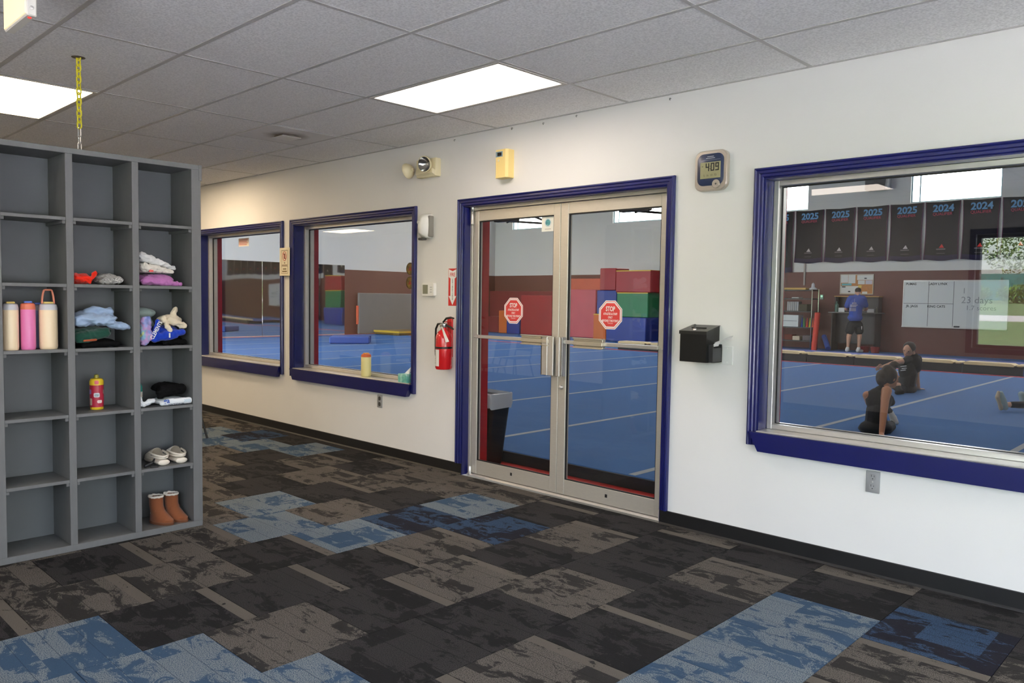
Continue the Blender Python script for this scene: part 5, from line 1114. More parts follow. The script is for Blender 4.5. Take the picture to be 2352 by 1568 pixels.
# speaker on the back wall
a = gy(*w6(1030, 345)); b = gy(*w6(1210, 430))
sp = thing('wall_speaker', 'dark grey loudspeaker box hung high on the gym wall between windows', 'speaker', ((a.x + b.x) / 2, GYB, (a.z + b.z) / 2))
hw, hh = (b.x - a.x) / 2, (a.z - b.z) / 2
MB().prism([(-hw, -0.02, -hh), (hw * 0.75, -0.02, -hh), (hw * 0.9, -0.02, hh), (-hw, -0.02, hh)], (0, -0.3, 0)).build('cabinet', mat('speaker_charcoal', rgb(54, 54, 54), 0.7), sp)
MB().prism([(hw * 0.76, -0.03, -hh * 0.95), (hw, -0.03, -hh * 0.9), (hw * 1.1, -0.03, hh * 0.9), (hw * 0.9, -0.03, hh)], (0, -0.26, 0)).build('end_cap', mat('speaker_grey', rgb(150, 150, 148), 0.6), sp)
MB().box((-0.05, -0.02, -0.05), (0.05, 0.0, 0.05)).build('bracket', m_blk, sp)
# whiteboard
a = gy(*w6(1325, 1205)); b = gy(2300, 757); c = gy(2072, 748)
wbx0, wbx1, wbz1, wbz0 = a.x, gy(*w6(2228, 1205)).x, a.z, (c.z + b.z) / 2
wd = thing('whiteboard', 'large white marker board ruled into sections on the brown wall', 'whiteboard', ((wbx0 + wbx1) / 2, GYB - 0.012, (wbz0 + wbz1) / 2))
hw, hh = (wbx1 - wbx0) / 2, (wbz1 - wbz0) / 2
MB().box((-hw, 0, -hh), (hw, -0.015, hh), 0.003).build('panel', mat('marker_white', rgb(212, 214, 212), 0.3), wd)
MB().box((-hw, -0.001, hh - 0.03), (hw, -0.022, hh + 0.003)).box((-hw, -0.001, -hh), (-hw + 0.015, -0.022, hh)).box((hw - 0.015, -0.001, -hh), (hw, -0.022, hh)).build('frame', m_alu2, wd)
MB().box((-hw, -0.001, -hh - 0.02), (hw, -0.06, -hh + 0.01), 0.004).build('pen_tray', m_alu2, wd)
ln = MB(); d1_ = gy(*w6(1540, 1215)).x - (wbx0 + wbx1) / 2; d2_ = gy(*w6(1755, 1215)).x - (wbx0 + wbx1) / 2; hz = gy(*w6(1535, 1405)).z - (wbz0 + wbz1) / 2
for q in ((d1_, -hh + 0.02, d1_ + 0.012, hh - 0.03), (d2_, -hh + 0.02, d2_ + 0.012, hh - 0.03), (-hw + 0.02, hz, d2_, hz + 0.012)): MB().box((q[0], -0.015, q[1]), (q[2], -0.017, q[3])).build('ruled_line', mat('grey_tape', rgb(96, 98, 98), 0.6), wd)
for t_, x_, z_ in (('PUMAS', (-hw + d1_) / 2 - 0.12, hh - 0.1), ('LADY LYNX', (d1_ + d2_) / 2 - 0.08, hh - 0.1), ('JR. JAGS', (-hw + d1_) / 2 - 0.08, hz - 0.07), ('KING CATS', (d1_ + d2_) / 2 - 0.1, hz - 0.07)): lettering(t_, 0.085, m_print_k, wd, (x_, -0.0165, z_), depth=0.001, bold=0.002)
m_faint = mat('faint_marker', rgb(150, 152, 154), 0.6)
for t_, x_, z_, s_ in (('1', d2_ + 0.25, 0.34, 0.2), ('23 days', d2_ + 0.55, 0.1, 0.24), ('1.7 scores', d2_ + 0.65, -0.1, 0.17)): lettering(t_, s_, m_faint, wd, (x_, -0.0165, z_), depth=0.001)
MB().box((-0.06 + 0.1, -0.02, -hh + 0.01), (0.1 + 0.07, -0.06, -hh + 0.05), 0.006).build('eraser', m_blk, wd)
# cork board with papers
a = gy(*m5(1075, 70)); b = gy(*m5(1610, 400))
cb = thing('cork_board', 'cork notice board covered with white papers above the desk', 'notice board', ((a.x + b.x) / 2, GYB - 0.012, (a.z + b.z) / 2))
hw, hh = (b.x - a.x) / 2, (a.z - b.z) / 2
MB().box((-hw, 0, -hh), (hw, -0.012, hh)).build('cork', mat('cork_tan', rgb(186, 128, 72), 0.9, vary=0.2, vscale=40), cb)
ring_box(MB(), -hw, hw, -hh, hh, 0.022, 0, -0.022, 0).build('frame', mat('pale_frame', rgb(186, 178, 160), 0.5), cb)
for k, (x0_, z0_, x1_, z1_, c_) in enumerate(((-0.95, 0.15, -0.52, 0.95, 0), (-0.5, 0.1, -0.08, 0.95, 0), (0.02, 0.42, 0.95, 0.9, 0), (0.08, 0.0, 0.48, 0.38, 0), (0.52, 0.0, 0.92, 0.38, 2), (-0.9, -0.12, -0.3, 0.08, 1), (-0.95, -0.9, 0.1, -0.18, 0), (0.35, -0.95, 0.65, -0.72, 0), (0.1, -0.35, 0.3, -0.1, 3))):
    MB().box((x0_ * hw, -0.0125, z0_ * hh), (x1_ * hw, -0.0145, z1_ * hh)).build('paper', [mat('paper_white', rgb(214, 214, 210), 0.7), mat('paper_teal', rgb(96, 176, 186), 0.7), mat('paper_lilac', rgb(196, 190, 204), 0.7), mat('paper_yellow', rgb(220, 196, 96), 0.7)][c_], cb)
for x0_, z0_, w_ in ((0.45, 0.52, 0.14), (-0.88, -0.32, 0.22), (-0.5, -0.78, 0.14)): MB().box((x0_ * hw, -0.0146, z0_ * hh), ((x0_ + w_) * hw, -0.0152, (z0_ + 0.12) * hh)).build('heading', m_print_k, cb)
# desk with hutch
DY = 18.2
a = gy(*m5(880, 682), DY); b = gy(*m5(1700, 690), DY)
dz = a.z; dx0, dx1 = a.x, b.x
m_dkw = mat('espresso_wood', rgb(44, 30, 26), 0.5, vary=0.15, vscale=6)
dk = thing('coach_desk', 'dark brown stand-up desk with hutch behind the man', 'desk', ((dx0 + dx1) / 2, GYB - 0.3, GF))
hw = (dx1 - dx0) / 2; H_ = dz - GF
MB().box((-hw, -0.25, H_ - 0.03), (hw, 0.27, H_), 0.004).build('worktop', mat('desk_top', rgb(92, 84, 78), 0.35), dk)
for s_ in (-1, 1): MB().box((s_ * hw * 0.86 - 0.015, -0.2, 0.0), (s_ * hw * 0.86 + 0.015, 0.26, H_ - 0.03)).build('side_panel', m_dkw, dk)
MB().box((-hw * 0.86, 0.05, 0.2), (hw * 0.86, 0.07, H_ - 0.03)).build('modesty_panel', m_dkw, dk)
hz_ = gy(*m5(955, 435), DY).z - GF
for s_ in (-1, 1): MB().box((s_ * hw * 0.86 - 0.012, 0.0, H_), (s_ * hw * 0.86 + 0.012, 0.26, hz_)).build('hutch_side', m_dkw, dk)
MB().box((-hw * 0.9, -0.02, hz_), (hw * 0.9, 0.27, hz_ + 0.025)).build('hutch_top', mat('oak_edge', rgb(186, 140, 62), 0.5), dk)
MB().box((-hw * 0.86, 0.25, H_), (hw * 0.86, 0.265, hz_)).build('hutch_back', m_dkw, dk)
def desk_item(nm, lb, cat, px, py, w_, h_, m, dy=-0.1, cyl=False):
    p = gy(px, py, DY + 0.08); o = MB()
    if cyl: o.lathe([(0, 0), (w_ / 2, 0), (w_ / 2, h_ * 0.7), (w_ / 5, h_ * 0.82), (w_ / 5, h_), (0, h_)], (0, 0, 0), 'z', 14)
    else: o.box((-w_ / 2, -0.01, 0), (w_ / 2, 0.01, h_), 0.002)
    return tag(o.build(nm, m, None, (p.x, DY + 0.08, dz + 0.001)), lb, cat)
px_, py_ = m5(1010, 670); desk_item('green_bottle', 'dark green bottle standing on the desk left of the man', 'bottle', px_, py_, 0.11, 0.30, mat('bottle_green_glass', rgb(44, 86, 66), 0.3), cyl=True)
px_, py_ = m5(1090, 640); desk_item('desk_paper', 'white paper propped on the desk left of the man', 'paper', px_, py_, 0.17, 0.12, mat('paper_white', rgb(214, 214, 210), 0.7))
px_, py_ = m5(1565, 660); desk_item('open_notebook', 'white notebook propped on the desk right of the man', 'notebook', px_, py_, 0.19, 0.1, mat('paper_bright', rgb(236, 236, 236), 0.6))
px_, py_ = m5(1665, 680); desk_item('small_bottle', 'small clear bottle at the right end of the desk', 'bottle', px_, py_, 0.05, 0.16, mat('grey_olive', rgb(104, 100, 84), 0.4), cyl=True)
# wire shelving
SY = 17.9
a = gy(*m5(120, 330), SY); b = gy(*m5(665, 320), SY)
xr_, zt_ = b.x, b.z; xl_ = xr_ - 1.55
sh = thing('wire_rack', 'chrome wire shelving rack loaded with bins and binders', 'shelf', ((xl_ + xr_) / 2, SY, GF))
hw = (xr_ - xl_) / 2; SD = 0.45
for sx in (-1, 1):
    for dy in (-SD / 2, SD / 2): MB().tube([(sx * hw, dy, 0), (sx * hw, dy, zt_ - GF + 0.02)], 0.016, 8).build('post', m_chrome, sh)
lev = [gy(*m5(300, yy), SY).z - GF for yy in (325, 462, 668, 925, 1140)]
for q in lev:
    MB().box((-hw, -SD / 2, q - 0.03), (hw, SD / 2, q), 0.004).build('rack_shelf', mat('dark_wire_shelf', rgb(60, 58, 56), 0.5, metal=0.4), sh)
def rack_item(nm, lb, cat, x0_, x1_, li, h_, m, d=0.3, grp='things on the gym rack', shape='box', y=-0.05):
    xa = gy(*m5(x0_, 500), SY - 0.2).x; xb = gy(*m5(x1_, 500), SY - 0.2).x; zb = lev[li] + GF + 0.001
    o = MB(); w_ = (xb - xa) / 2
    if shape == 'box': o.box((-w_, -d / 2, 0), (w_, d / 2, h_), 0.01)
    elif shape == 'cone': o.lathe([(0, 0), (w_, 0), (w_, 0.012), (w_ * 0.78, 0.014), (w_ * 0.15, h_), (0, h_)], (0, 0, 0), 'z', 14)
    return tag(o.build(nm, m, None, ((xa + xb) / 2, SY + y, zb)), lb, cat, grp)
rack_item('yellow_tray', 'long yellow tray on top of the wire rack', 'tray', 130, 500, 0, 0.06, mat('tray_yellow', rgb(200, 160, 84), 0.6))
rack_item('paper_stack', 'stack of white papers on the upper rack shelf', 'papers', 270, 390, 1, 0.03, mat('paper_white', rgb(214, 214, 210), 0.7))
for k in range(6): rack_item('ring_binder', 'white ring binder, %s from the left on the rack' % ORD[k], 'binder', 190 + k * 32, 190 + k * 32 + 28, 2, 0.27, mat('binder_white', rgb(168, 166, 164), 0.6), 0.22)
rack_item('olive_bag', 'dark olive bag beside the ring binders', 'bag', 395, 530, 2, 0.2, mat('olive_dark', rgb(62, 58, 42), 0.8))
bd = rack_item('drawer_bin', 'clear plastic drawer bin on the middle rack shelf', 'storage bin', 115, 400, 3, 0.34, mat('clear_bin', rgb(176, 178, 176), 0.3), 0.34)
MB().box((-0.22, -0.175, 0.165), (0.22, -0.172, 0.175)).build('drawer_gap', m_dk, bd)
for k, (x_, c_, nm) in enumerate(((430, rgb(40, 76, 178), 'blue'), (470, rgb(40, 130, 60), 'green'), (515, rgb(222, 60, 36), 'red'), (565, rgb(200, 206, 40), 'yellow'), (608, rgb(230, 84, 40), 'orange'))): rack_item('training_cone', '%s training cone on the middle rack shelf' % nm, 'cone', x_ - 19, x_ + 19, 3, 0.27, mat('cone_' + nm, c_, 0.5), shape='cone', grp='training cones', y=-0.1 - 0.02 * (k % 2))
rack_item('brown_basket', 'reddish brown basket on the low rack shelf', 'basket', 170, 300, 4, 0.16, mat('basket_rust', rgb(110, 48, 30), 0.8)); rack_item('white_bundle', 'white cloth bundle on the low rack shelf', 'bundle', 305, 420, 4, 0.12, mat('bundle_cream', rgb(196, 180, 156), 0.9)); rack_item('grey_bundle', 'grey and red bundle at the right of the low rack shelf', 'bundle', 470, 600, 4, 0.15, mat('bundle_grey', rgb(96, 88, 88), 0.9))
pc = gy(*m5(600, 300), SY - 0.1)
tag(MB().lathe([(0, 0), (0.12, 0), (0.11, 0.03), (0.05, 0.06), (0.04, 0.16), (0.0, 0.2)], (0, 0, 0), 'z', 16).build('white_trophy', mat('trophy_white', rgb(190, 190, 196), 0.5), None, (pc.x, SY, zt_ + 0.002)), 'white trophy-shaped object on the rack top', 'trophy')
pd = gy(*m5(480, 20))
MB().box((-0.025, -0.03, 0), (0.025, 0, b_bot - 0.03 - gy(*m5(480, 250)).z)).build('wall_conduit', mat('conduit_grey', rgb(140, 130, 124), 0.5), wgb, (gy(*m5(483, 200)).x, GYB - 0.012, gy(*m5(480, 250)).z))
# foam post and blue roll
a = gy(*m5(690, 700), 17.55); p = gy(*m5(650, 1270), 17.55)
tag(MB().tube([(0, 0, 0.0), ((a.x - p.x) * 0.8, 0.1, a.z - GF)], 0.075, 14).build('foam_post', mat('foam_red', rgb(206, 58, 40), 0.6), None, (p.x, 17.5, GF + 0.004)), 'upright red foam roller leaning by the wire rack', 'foam roller')
a = gy(*m5(720, 1090), 17.6); p = gy(*m5(870, 1275), 17.6)
tag(MB().tube([(0, 0, 0.075), (a.x - p.x, 0.35, a.z - GF)], 0.07, 12).build('foam_roll', mat('foam_blue', rgb(48, 74, 150), 0.6), None, (p.x, 17.6, GF)), 'blue foam roll slanting against the wall beside the red roller', 'foam roller')
ol = gy(*m5(770, 440))
ot = thing('wall_socket', 'green-lit charger plugged into a wall socket by the rack', 'socket', (ol.x, GYB - 0.012, ol.z)); MB().box((-0.05, 0, -0.07), (0.05, -0.03, 0.07), 0.004).build('plate', mat('socket_pale', rgb(150, 176, 160), 0.5), ot); MB().lathe([(0, 0.01), (0.03, 0.008), (0.032, 0)], (0, -0.03, 0.02), 'y', 12).build('charger_light', mat('green_glow', rgb(170, 230, 200), 0.4, emit=rgb(190, 255, 220), estr=0.6), ot)
for k, (x_, y_) in enumerate(((1470, 1290), (1640, 1290))):
    p = gy(*m5(x_, y_ + 20), 18.05)
    tag(MB().lathe([(0, 0), (0.1, 0), (0.12, 0.16), (0.1, 0.165), (0, 0.15)], (0, 0, 0), 'z', 14).build('red_bucket', mat('bucket_red', rgb(130, 32, 30), 0.6), None, (p.x, 18.05, GF)), ['small red bucket just right of the man', 'small red bucket farther right of the man'][k], 'bucket', 'red buckets by the wall')
# tumbling trampolines with tan pads along their front edge
m_pad = mat('tan_vinyl_pad', rgb(206, 186, 140), 0.55); m_tram = mat('trampoline_blue', rgb(44, 62, 132), 0.7); m_tblk = mat('black_vinyl_skirt', rgb(20, 20, 22), 0.7)
TY = 13.15
def pw(x, y): return (1720 + x / 3.563, 700 + y / 3.563)
xA = gy(*pw(470, 388), TY).x; xB = gy(*pw(2248, 515), TY).x; pl_ = (xB - xA) / 4
zpb = gy(*pw(900, 432), TY).z; zpt = gy(*pw(900, 410), TY).z
for k in range(0, 9):
    x1_ = xB - pl_ * k; x0_ = x1_ - pl_
    t = thing('tumble_trampoline', 'blue-topped tumbling trampoline section with tan edge pad, %s from the right' % ORD[k], 'trampoline', ((x0_ + x1_) / 2, TY, GF), 'tumbling trampolines')
    hw = pl_ / 2; zp0, zp1 = zpb - GF, zpt - GF
    MB().box((-hw + 0.01, 0.02, 0.0), (hw - 0.01, 0.06, zp0 + 0.01)).build('skirt', m_tblk, t)
    MB().prism([(-hw + 0.05, -0.02, zp0), (-hw + 0.03, -0.02, zp0 + 0.03), (-hw + 0.07, -0.02, zp1), (hw - 0.2, -0.02, zp1), (hw - 0.14, -0.02, zp0 + 0.03), (hw - 0.16, -0.02, zp0)], (0, 0.35, 0)).build('edge_pad', m_pad, t)
    MB().box((hw - 0.11, -0.02, zp0 + 0.005), (hw - 0.015, 0.33, zp1 - 0.01), 0.015).build('corner_pad', m_pad, t)
    MB().box((-hw, 0.34, zp0 - 0.03), (hw, 1.9, zp0 - 0.01)).build('bed', m_tram, t)
    for s_ in (-1, 1): MB().tube([(s_ * (hw - 0.04), 0.1, 0), (s_ * (hw - 0.04), 0.1, zp0)], 0.025, 8).build('leg', m_tblk, t)
    MB().box((-hw, 1.86, 0.0), (hw, 1.9, zp0 - 0.03)).build('back_skirt', m_tblk, t)
    if k == 0: MB().box((hw - 0.03, 0.06, 0.0), (hw - 0.005, 1.86, zp0 - 0.031)).build('side_skirt', m_tram, t)
# foam blocks and mats at the back, seen through the doors
mv = lambda n, c: mat(n, c, 0.45, vary=0.12, vscale=2.5)
m_r, m_g, m_bl, m_og, m_pk2, m_yl = mv('vinyl_red', rgb(150, 30, 34)), mv('vinyl_green', rgb(22, 110, 62)), mv('vinyl_blue', rgb(30, 52, 130)), mv('vinyl_orange', rgb(196, 96, 30)), mv('vinyl_pink', rgb(190, 84, 92)), mat('yellow_edge', rgb(206, 170, 50), 0.5)
def block(nm, lb, pts, Y, D, m, zb=None, trim=None, grp='foam blocks stacked at the gym wall', cat='foam block', m2=None):
    (xa, ya), (xb, yb) = pts; A = gy(xa, ya, Y); B = gy(xb, yb, Y); z0 = B.z if zb is None else zb
    o = thing(nm, lb, cat, ((A.x + B.x) / 2, Y + D / 2, z0), grp); hw = (B.x - A.x) / 2; h = A.z - z0
    MB().box((-hw, -D / 2, 0), (hw, D / 2, h), 0.02).build('cover', m, o)
    if m2: MB().box((-hw - 0.001, -D / 2 + 0.02, 0.01), (-hw + 0.004, D / 2 - 0.02, h - 0.01)).build('side_face', m2, o)
    if trim: MB().box((-hw + 0.01, -D / 2 - 0.004, h - 0.03), (hw - 0.01, D / 2 - 0.01, h + 0.002)).build('yellow_piping', trim, o)
    return o, z0 + h
o, zt1 = block('foam_block', 'large blue foam block at the bottom of the stack by the right door leaf', (dr(800, 975), dr(1440, 1395)), 16.35, 1.2, m_bl, GF + 0.002)
o, zt2 = block('foam_block', 'green foam block with yellow piping resting on the blue block', (dr(975, 580), dr(1480, 970)), 16.45, 1.1, m_g, zt1 + 0.003, m_yl)
o, zt3 = block('foam_block', 'red foam block with yellow piping at the top of the stack', (dr(960, 222), dr(1525, 570)), 16.45, 1.1, m_r, zt2 + 0.004, m_yl)
o, q1 = block('foam_block', 'narrow orange foam block at the left foot of the stack', (dr(590, 930), dr(792, 1345)), 16.6, 1.0, m_og, GF + 0.002, m_yl)
o, q2 = block('foam_block', 'dark blue foam block standing on the orange one', (dr(650, 545), dr(965, 925)), 16.75, 0.8, m_bl, q1 + 0.003)
o, q3 = block('foam_block', 'tall red foam block on the dark blue one', (dr(700, 185), dr(955, 540)), 16.75, 0.75, m_r, q2 + 0.003)
block('foam_block', 'blue foam block with yellow piping at the right edge of the door view', (dr(1450, 970), dr(1900, 1390)), 17.57, 0.6, m_bl, GF + 0.002, m_yl)
block('foam_block', 'dark red padded block behind the right end of the stack', (dr(1560, 600), dr(2100, 970)), 18.2, 0.4, m_r, GF + 0.002)
pmat, pz = block('folded_mat', 'tall crumpled pink crash mat leaning by the foam stack', (dr(60, 530), dr(620, 1310)), 17.3, 0.7, m_pk2, GF + 0.002, cat='crash mat')
block('wall_pad', 'salmon wall pad behind the pink crash mat', (dr(100, 355), dr(1300, 800)), 18.3, 0.25, mv('vinyl_salmon', rgb(196, 92, 66)), GF + 0.002, cat='wall pad')
block('foam_block', 'orange foam block behind the left stop sticker', (dl(512, 885), dl(648, 1300)), 17.2, 0.7, m_og, GF + 0.002)
block('foam_block', 'blue foam block beside the orange one at the left door leaf', (dl(656, 1000), dl(880, 1310)), 17.2, 0.7, m_bl, GF + 0.002)
block('crash_mat', 'big dark red crash mat standing behind the left door leaf', (dl(912, 608), dl(1465, 1320)), 17.25, 0.6, m_r, GF + 0.002, cat='crash mat')
block('crash_mat', 'low maroon mat at the far left of the door view', (dl(300, 985), dl(505, 1305)), 17.4, 0.6, mv('vinyl_maroon', rgb(120, 30, 34)), GF + 0.002, cat='crash mat')
block('wall_pad', 'long dark maroon wall pad along the foot of the gym wall', (dl(60, 530), dl(1480, 900)), 18.42, 0.2, mv('vinyl_maroon', rgb(120, 30, 34)), GF + 0.002, cat='wall pad')
# left wall: grey panel mat, yellow-edged floor mat, blue mat
GXm = GXL + 0.014
gp0 = on_x(*cw(585, 722), GXm + 0.1); gp1 = on_x(*cw(1010, 730), GXm + 0.1)
gm = thing('panel_mat', 'large grey panel mat standing against the brown left wall', 'mat', (GXm + 0.06, (gp0.y + gp1.y) / 2 + 0.3, GF + 0.002))
MB().box((-0.05, -(gp1.y - gp0.y) / 2 - 0.3, 0), (0.05, (gp1.y - gp0.y) / 2 + 0.3, gp0.z - GF), 0.02).build('pad', mat('grey_vinyl', rgb(112, 108, 104), 0.6, vary=0.08), gm)
MB().box((-0.03, -(gp1.y - gp0.y) / 2 - 0.36, 0.35), (0.04, -(gp1.y - gp0.y) / 2 - 0.3, 1.0), 0.005).build('orange_strap', mat('orange_strap', rgb(220, 96, 60), 0.6), gm)
f0 = on_z(*cw(660, 1095), GF); f1 = on_z(*cw(1015, 1085), GF)
ym = thing('landing_mat', 'thin brown landing mat with a yellow edge on the blue floor', 'mat', (GXm + 0.9, 13.9, GF + 0.003))
MB().box((-0.7, -1.4, 0), (0.7, 1.6, 0.14), 0.02).build('pad', mat('olive_brown_vinyl', rgb(110, 84, 30), 0.5), ym)
MB().box((-0.72, -1.42, 0.08), (0.73, -1.38, 0.145)).box((0.69, -1.38, 0.08), (0.73, 1.6, 0.145)).build('yellow_edge', m_yl, ym)
bm_ = on_z(*cw(520, 1130), GF)
bl = thing('floor_mat', 'dark blue folded floor mat in front of the mirror', 'mat', (bm_.x, bm_.y, GF + 0.003), rz=0.9)
MB().box((-0.55, -0.6, 0), (0.55, 0.6, 0.2), 0.03).build('pad', mat('deep_blue_vinyl', rgb(26, 66, 140), 0.5), bl)
MB().box((-0.56, -0.005, 0.02), (0.56, 0.005, 0.205)).build('fold_seam', m_bl, bl)
# bin just inside the doors
cn = on_z(1040 + 275 / 3.015, 700 + 1078 / 3.015, 0)
tc_ = thing('trash_can', 'black plastic trash can with a clear liner just inside the left door leaf', 'trash can', (-4.93, 0.47, 0.001))
def sq(h, w, d, r=0.05, n=5): return [(x, y_, h) for x, y_ in rounded(w, d, r, n)]
MB().loft([sq(0.0, 0.26, 0.21), sq(0.56, 0.40, 0.27), sq(0.6, 0.41, 0.28)]).build('bin', m_blk, tc_, smooth=True)
rgq = random.Random(3); ring2 = []
for h, s_ in ((0.505, 1.0), (0.525, 1.03), (0.57, 1.04), (0.625, 1.03), (0.63, 0.99), (0.56, 0.96)):
    ring2.append([(x * s_ + rgq.uniform(-0.006, 0.006), y_ * s_ + rgq.uniform(-0.006, 0.006), h + rgq.uniform(-0.012, 0.012) * (1 if h < 0.6 else 0.3)) for x, y_, _ in sq(0, 0.415, 0.285)])
ml = mat('frosted_liner', rgb(196, 200, 206), 0.25); ml.node_tree.nodes['Principled BSDF'].inputs['Alpha'].default_value = 0.72
MB().loft(ring2, cap=False).build('liner', ml, tc_, smooth=True)
# white notice frame on the gym side of the jamb
nb = on_y(1124, 700, WT + 0.1)
nt_ = thing('jamb_notice', 'tall narrow white notice fixed on the gym side beside the left door leaf', 'notice', (-4.80, WT + 0.16, 1.4))
MB().box((-0.006, -0.13, -0.205), (0.004, -0.078, 0.205), 0.002).build('board', m_white, nt_)
MB().box((-0.03, -0.13, -0.02), (-0.006, -0.1, 0.02)).build('bracket', m_steel, nt_)
# ------------------------------------------------------------------ people in the gym
RC = Matrix((_r, Vector((-math.sin(YAW), math.cos(YAW), 0)), Vector((0, 0, 1)))).transposed()     # right / away / up as seen here
SK = mat('skin_light', rgb(206, 158, 132), 0.55, spec=0.3); SK2 = mat('skin_tan', rgb(186, 130, 100), 0.55, spec=0.3)
HB = mat('dark_brown_hair', rgb(48, 36, 28), 0.6, vary=0.25, vscale=40, stretch=(1, 1, 0.2))
BK = mat('black_sportswear', rgb(16, 16, 18), 0.8); BK2 = mat('black_leggings', rgb(20, 20, 23), 0.75)
SHW = mat('white_trainer', rgb(224, 222, 218), 0.6)
def depth_of(p): return (p - CAM).dot(FWD)
def fingers(P, palm, d, side, L=0.062, r=0.0082, curl=Vector((0, 0, -0.01)), tag_=0):
    d = d.normalized(); side = side.normalized()
    for k, (o_, l_) in enumerate(((-0.03, 0.82), (-0.01, 1.0), (0.01, 0.95), (0.03, 0.78))):
        a = palm + side * o_ + d * 0.035; m_ = a + d * (L * 0.55 * l_); e = m_ + d * (L * 0.45 * l_) + curl
        P.append(('c', tag_, a, r * 1.05, m_, r)); P.append(('c', tag_, m_, r, e, r * 0.85))
    a = palm - side * 0.03; m_ = a - side * 0.022 + d * 0.022; P.append(('c', tag_, a, r * 1.2, m_, r * 1.05)); P.append(('c', tag_, m_, r * 1.05, m_ + d * 0.03, r * 0.9))
    P.append(('e', tag_, palm, (0.04, 0.034, 0.014), None))
def person(label, P, voxel, mats, foot, hair=None, hair_mat=None):
    base_ = Vector(foot)
    def sh(p): return ('c', p[1], Vector(p[2]) - base_, p[3], Vector(p[4]) - base_, p[5]) if p[0] == 'c' else ('e', p[1], Vector(p[2]) - base_, p[3], p[4])
    t = thing('person', label, 'person', base_, 'people in the gym')
    o = fuse('body', [sh(p) for p in P], voxel, mats, t, 2)
    for v in o.data.vertices:
        if v.co.z < 0.001: v.co.z = 0.001
    if hair: fuse('hair', [sh(p) for p in hair], voxel, [hair_mat or HB], t, 2)
    return t
def head(P, c, look, s=1.0, tg=0, eyes=None, mouth=None, up=Vector((0, 0, 1))):
    """head of about 0.22 m with face towards look"""
    f = look.normalized(); r_ = f.cross(up).normalized(); u = r_.cross(f)
    R = Matrix((r_, f, u)).transposed()
    P.append(('e', tg, c, (0.073 * s, 0.092 * s, 0.105 * s), R))
    P.append(('e', tg, c + f * 0.028 * s - u * 0.055 * s, (0.055 * s, 0.062 * s, 0.058 * s), R))
    P.append(('c', tg, c + f * 0.088 * s - u * 0.004 * s, 0.010 * s, c + f * 0.108 * s - u * 0.032 * s, 0.012 * s))      # nose
    P.append(('c', tg, c + f * 0.08 * s - u * 0.078 * s, 0.018 * s, c + f * 0.074 * s - u * 0.095 * s, 0.018 * s))      # chin
    for k in (-1, 1):
        P.append(('e', tg, c + r_ * (k * 0.074 * s) - f * 0.008 * s - u * 0.012 * s, (0.012 * s, 0.02 * s, 0.03 * s), R))
        P.append(('e', tg, c + r_ * (k * 0.032 * s) + f * 0.082 * s + u * 0.022 * s, (0.02 * s, 0.008 * s, 0.006 * s), R))  # brow
        if eyes is not None: P.append(('e', eyes, c + r_ * (k * 0.031 * s) + f * 0.0835 * s + u * 0.004 * s, (0.012 * s, 0.006 * s, 0.0045 * s), R))
    if mouth is not None: P.append(('e', mouth, c + f * 0.088 * s - u * 0.058 * s, (0.022 * s, 0.008 * s, 0.006 * s), R))
    return R, r_, f, u
ME = mat('eye_dark', rgb(40, 28, 24), 0.3); ML = mat('lip_rose', rgb(176, 104, 96), 0.5)

# nearest girl: seen from behind, leaning on her right hand
D1 = depth_of(on_z(*g6(380, 1425), GF)) + 0.06
def p1(x, y, dd=0.0): return at_depth(*g6(x, y), D1 + dd)
P = []
P.append(('e', 2, p1(385, 1325, 0.03), (0.165, 0.13, 0.085), RC))
P += [('c', 2, p1(280, 1345, 0.06), 0.085, p1(215, 1345, 0.34), 0.062), ('c', 2, p1(215, 1345, 0.34), 0.06, p1(480, 1340, 0.46), 0.045), ('c', 2, p1(500, 1335, 0.06), 0.085, p1(585, 1310, 0.33), 0.064), ('c', 2, p1(585, 1310, 0.33), 0.06, p1(480, 1330, 0.40), 0.045)]
P += [('c', 1, p1(390, 1250, 0.03), 0.108, p1(395, 1060, 0.03), 0.098), ('e', 1, p1(430, 930, 0.03), (0.135, 0.092, 0.135), RC), ('c', 1, p1(320, 850, 0.03), 0.045, p1(520, 790, 0.0), 0.045), ('c', 1, p1(560, 920, 0.06), 0.06, p1(600, 960, 0.08), 0.045), ('c', 1, p1(440, 800, 0.02), 0.055, p1(480, 760, 0.02), 0.042)]
P += [('c', 0, p1(500, 760, 0.02), 0.043, p1(545, 660, 0.04), 0.045)]
hc = p1(585, 600, 0.05); look1 = (RC @ Vector((0.95, 0.25, -0.16)))
head(P, hc, look1, 0.98)
P += [('c', 0, p1(545, 795, -0.05), 0.05, p1(520, 930, -0.1), 0.042), ('c', 0, p1(520, 930, -0.1), 0.042, p1(500, 1120, -0.16), 0.036), ('c', 0, p1(500, 1120, -0.16), 0.038, p1(468, 1425, -0.26), 0.025)]
palm = on_z(*g6(500, 1482), GF + 0.022); P.append(('c', 0, p1(468, 1425, -0.26), 0.025, palm, 0.02))
fingers(P, palm, RC @ Vector((1.0, -0.1, 0)), RC @ Vector((0.0, 1.0, 0)))
P += [('c', 0, p1(262, 862, 0.05), 0.046, p1(300, 980, 0.2), 0.04), ('c', 0, p1(300, 980, 0.2), 0.036, p1(390, 1180, 0.36), 0.026), ('e', 0, p1(400, 1220, 0.38), (0.04, 0.03, 0.03), RC)]
sd_ = 0.36
P += [('c', 3, p1(600, 1105, sd_), 0.03, p1(650, 1235, sd_), 0.038), ('c', 3, p1(640, 1180, sd_), 0.034, p1(682, 1258, sd_), 0.026), ('c', 2, p1(560, 1060, sd_), 0.032, p1(600, 1105, sd_), 0.03)]
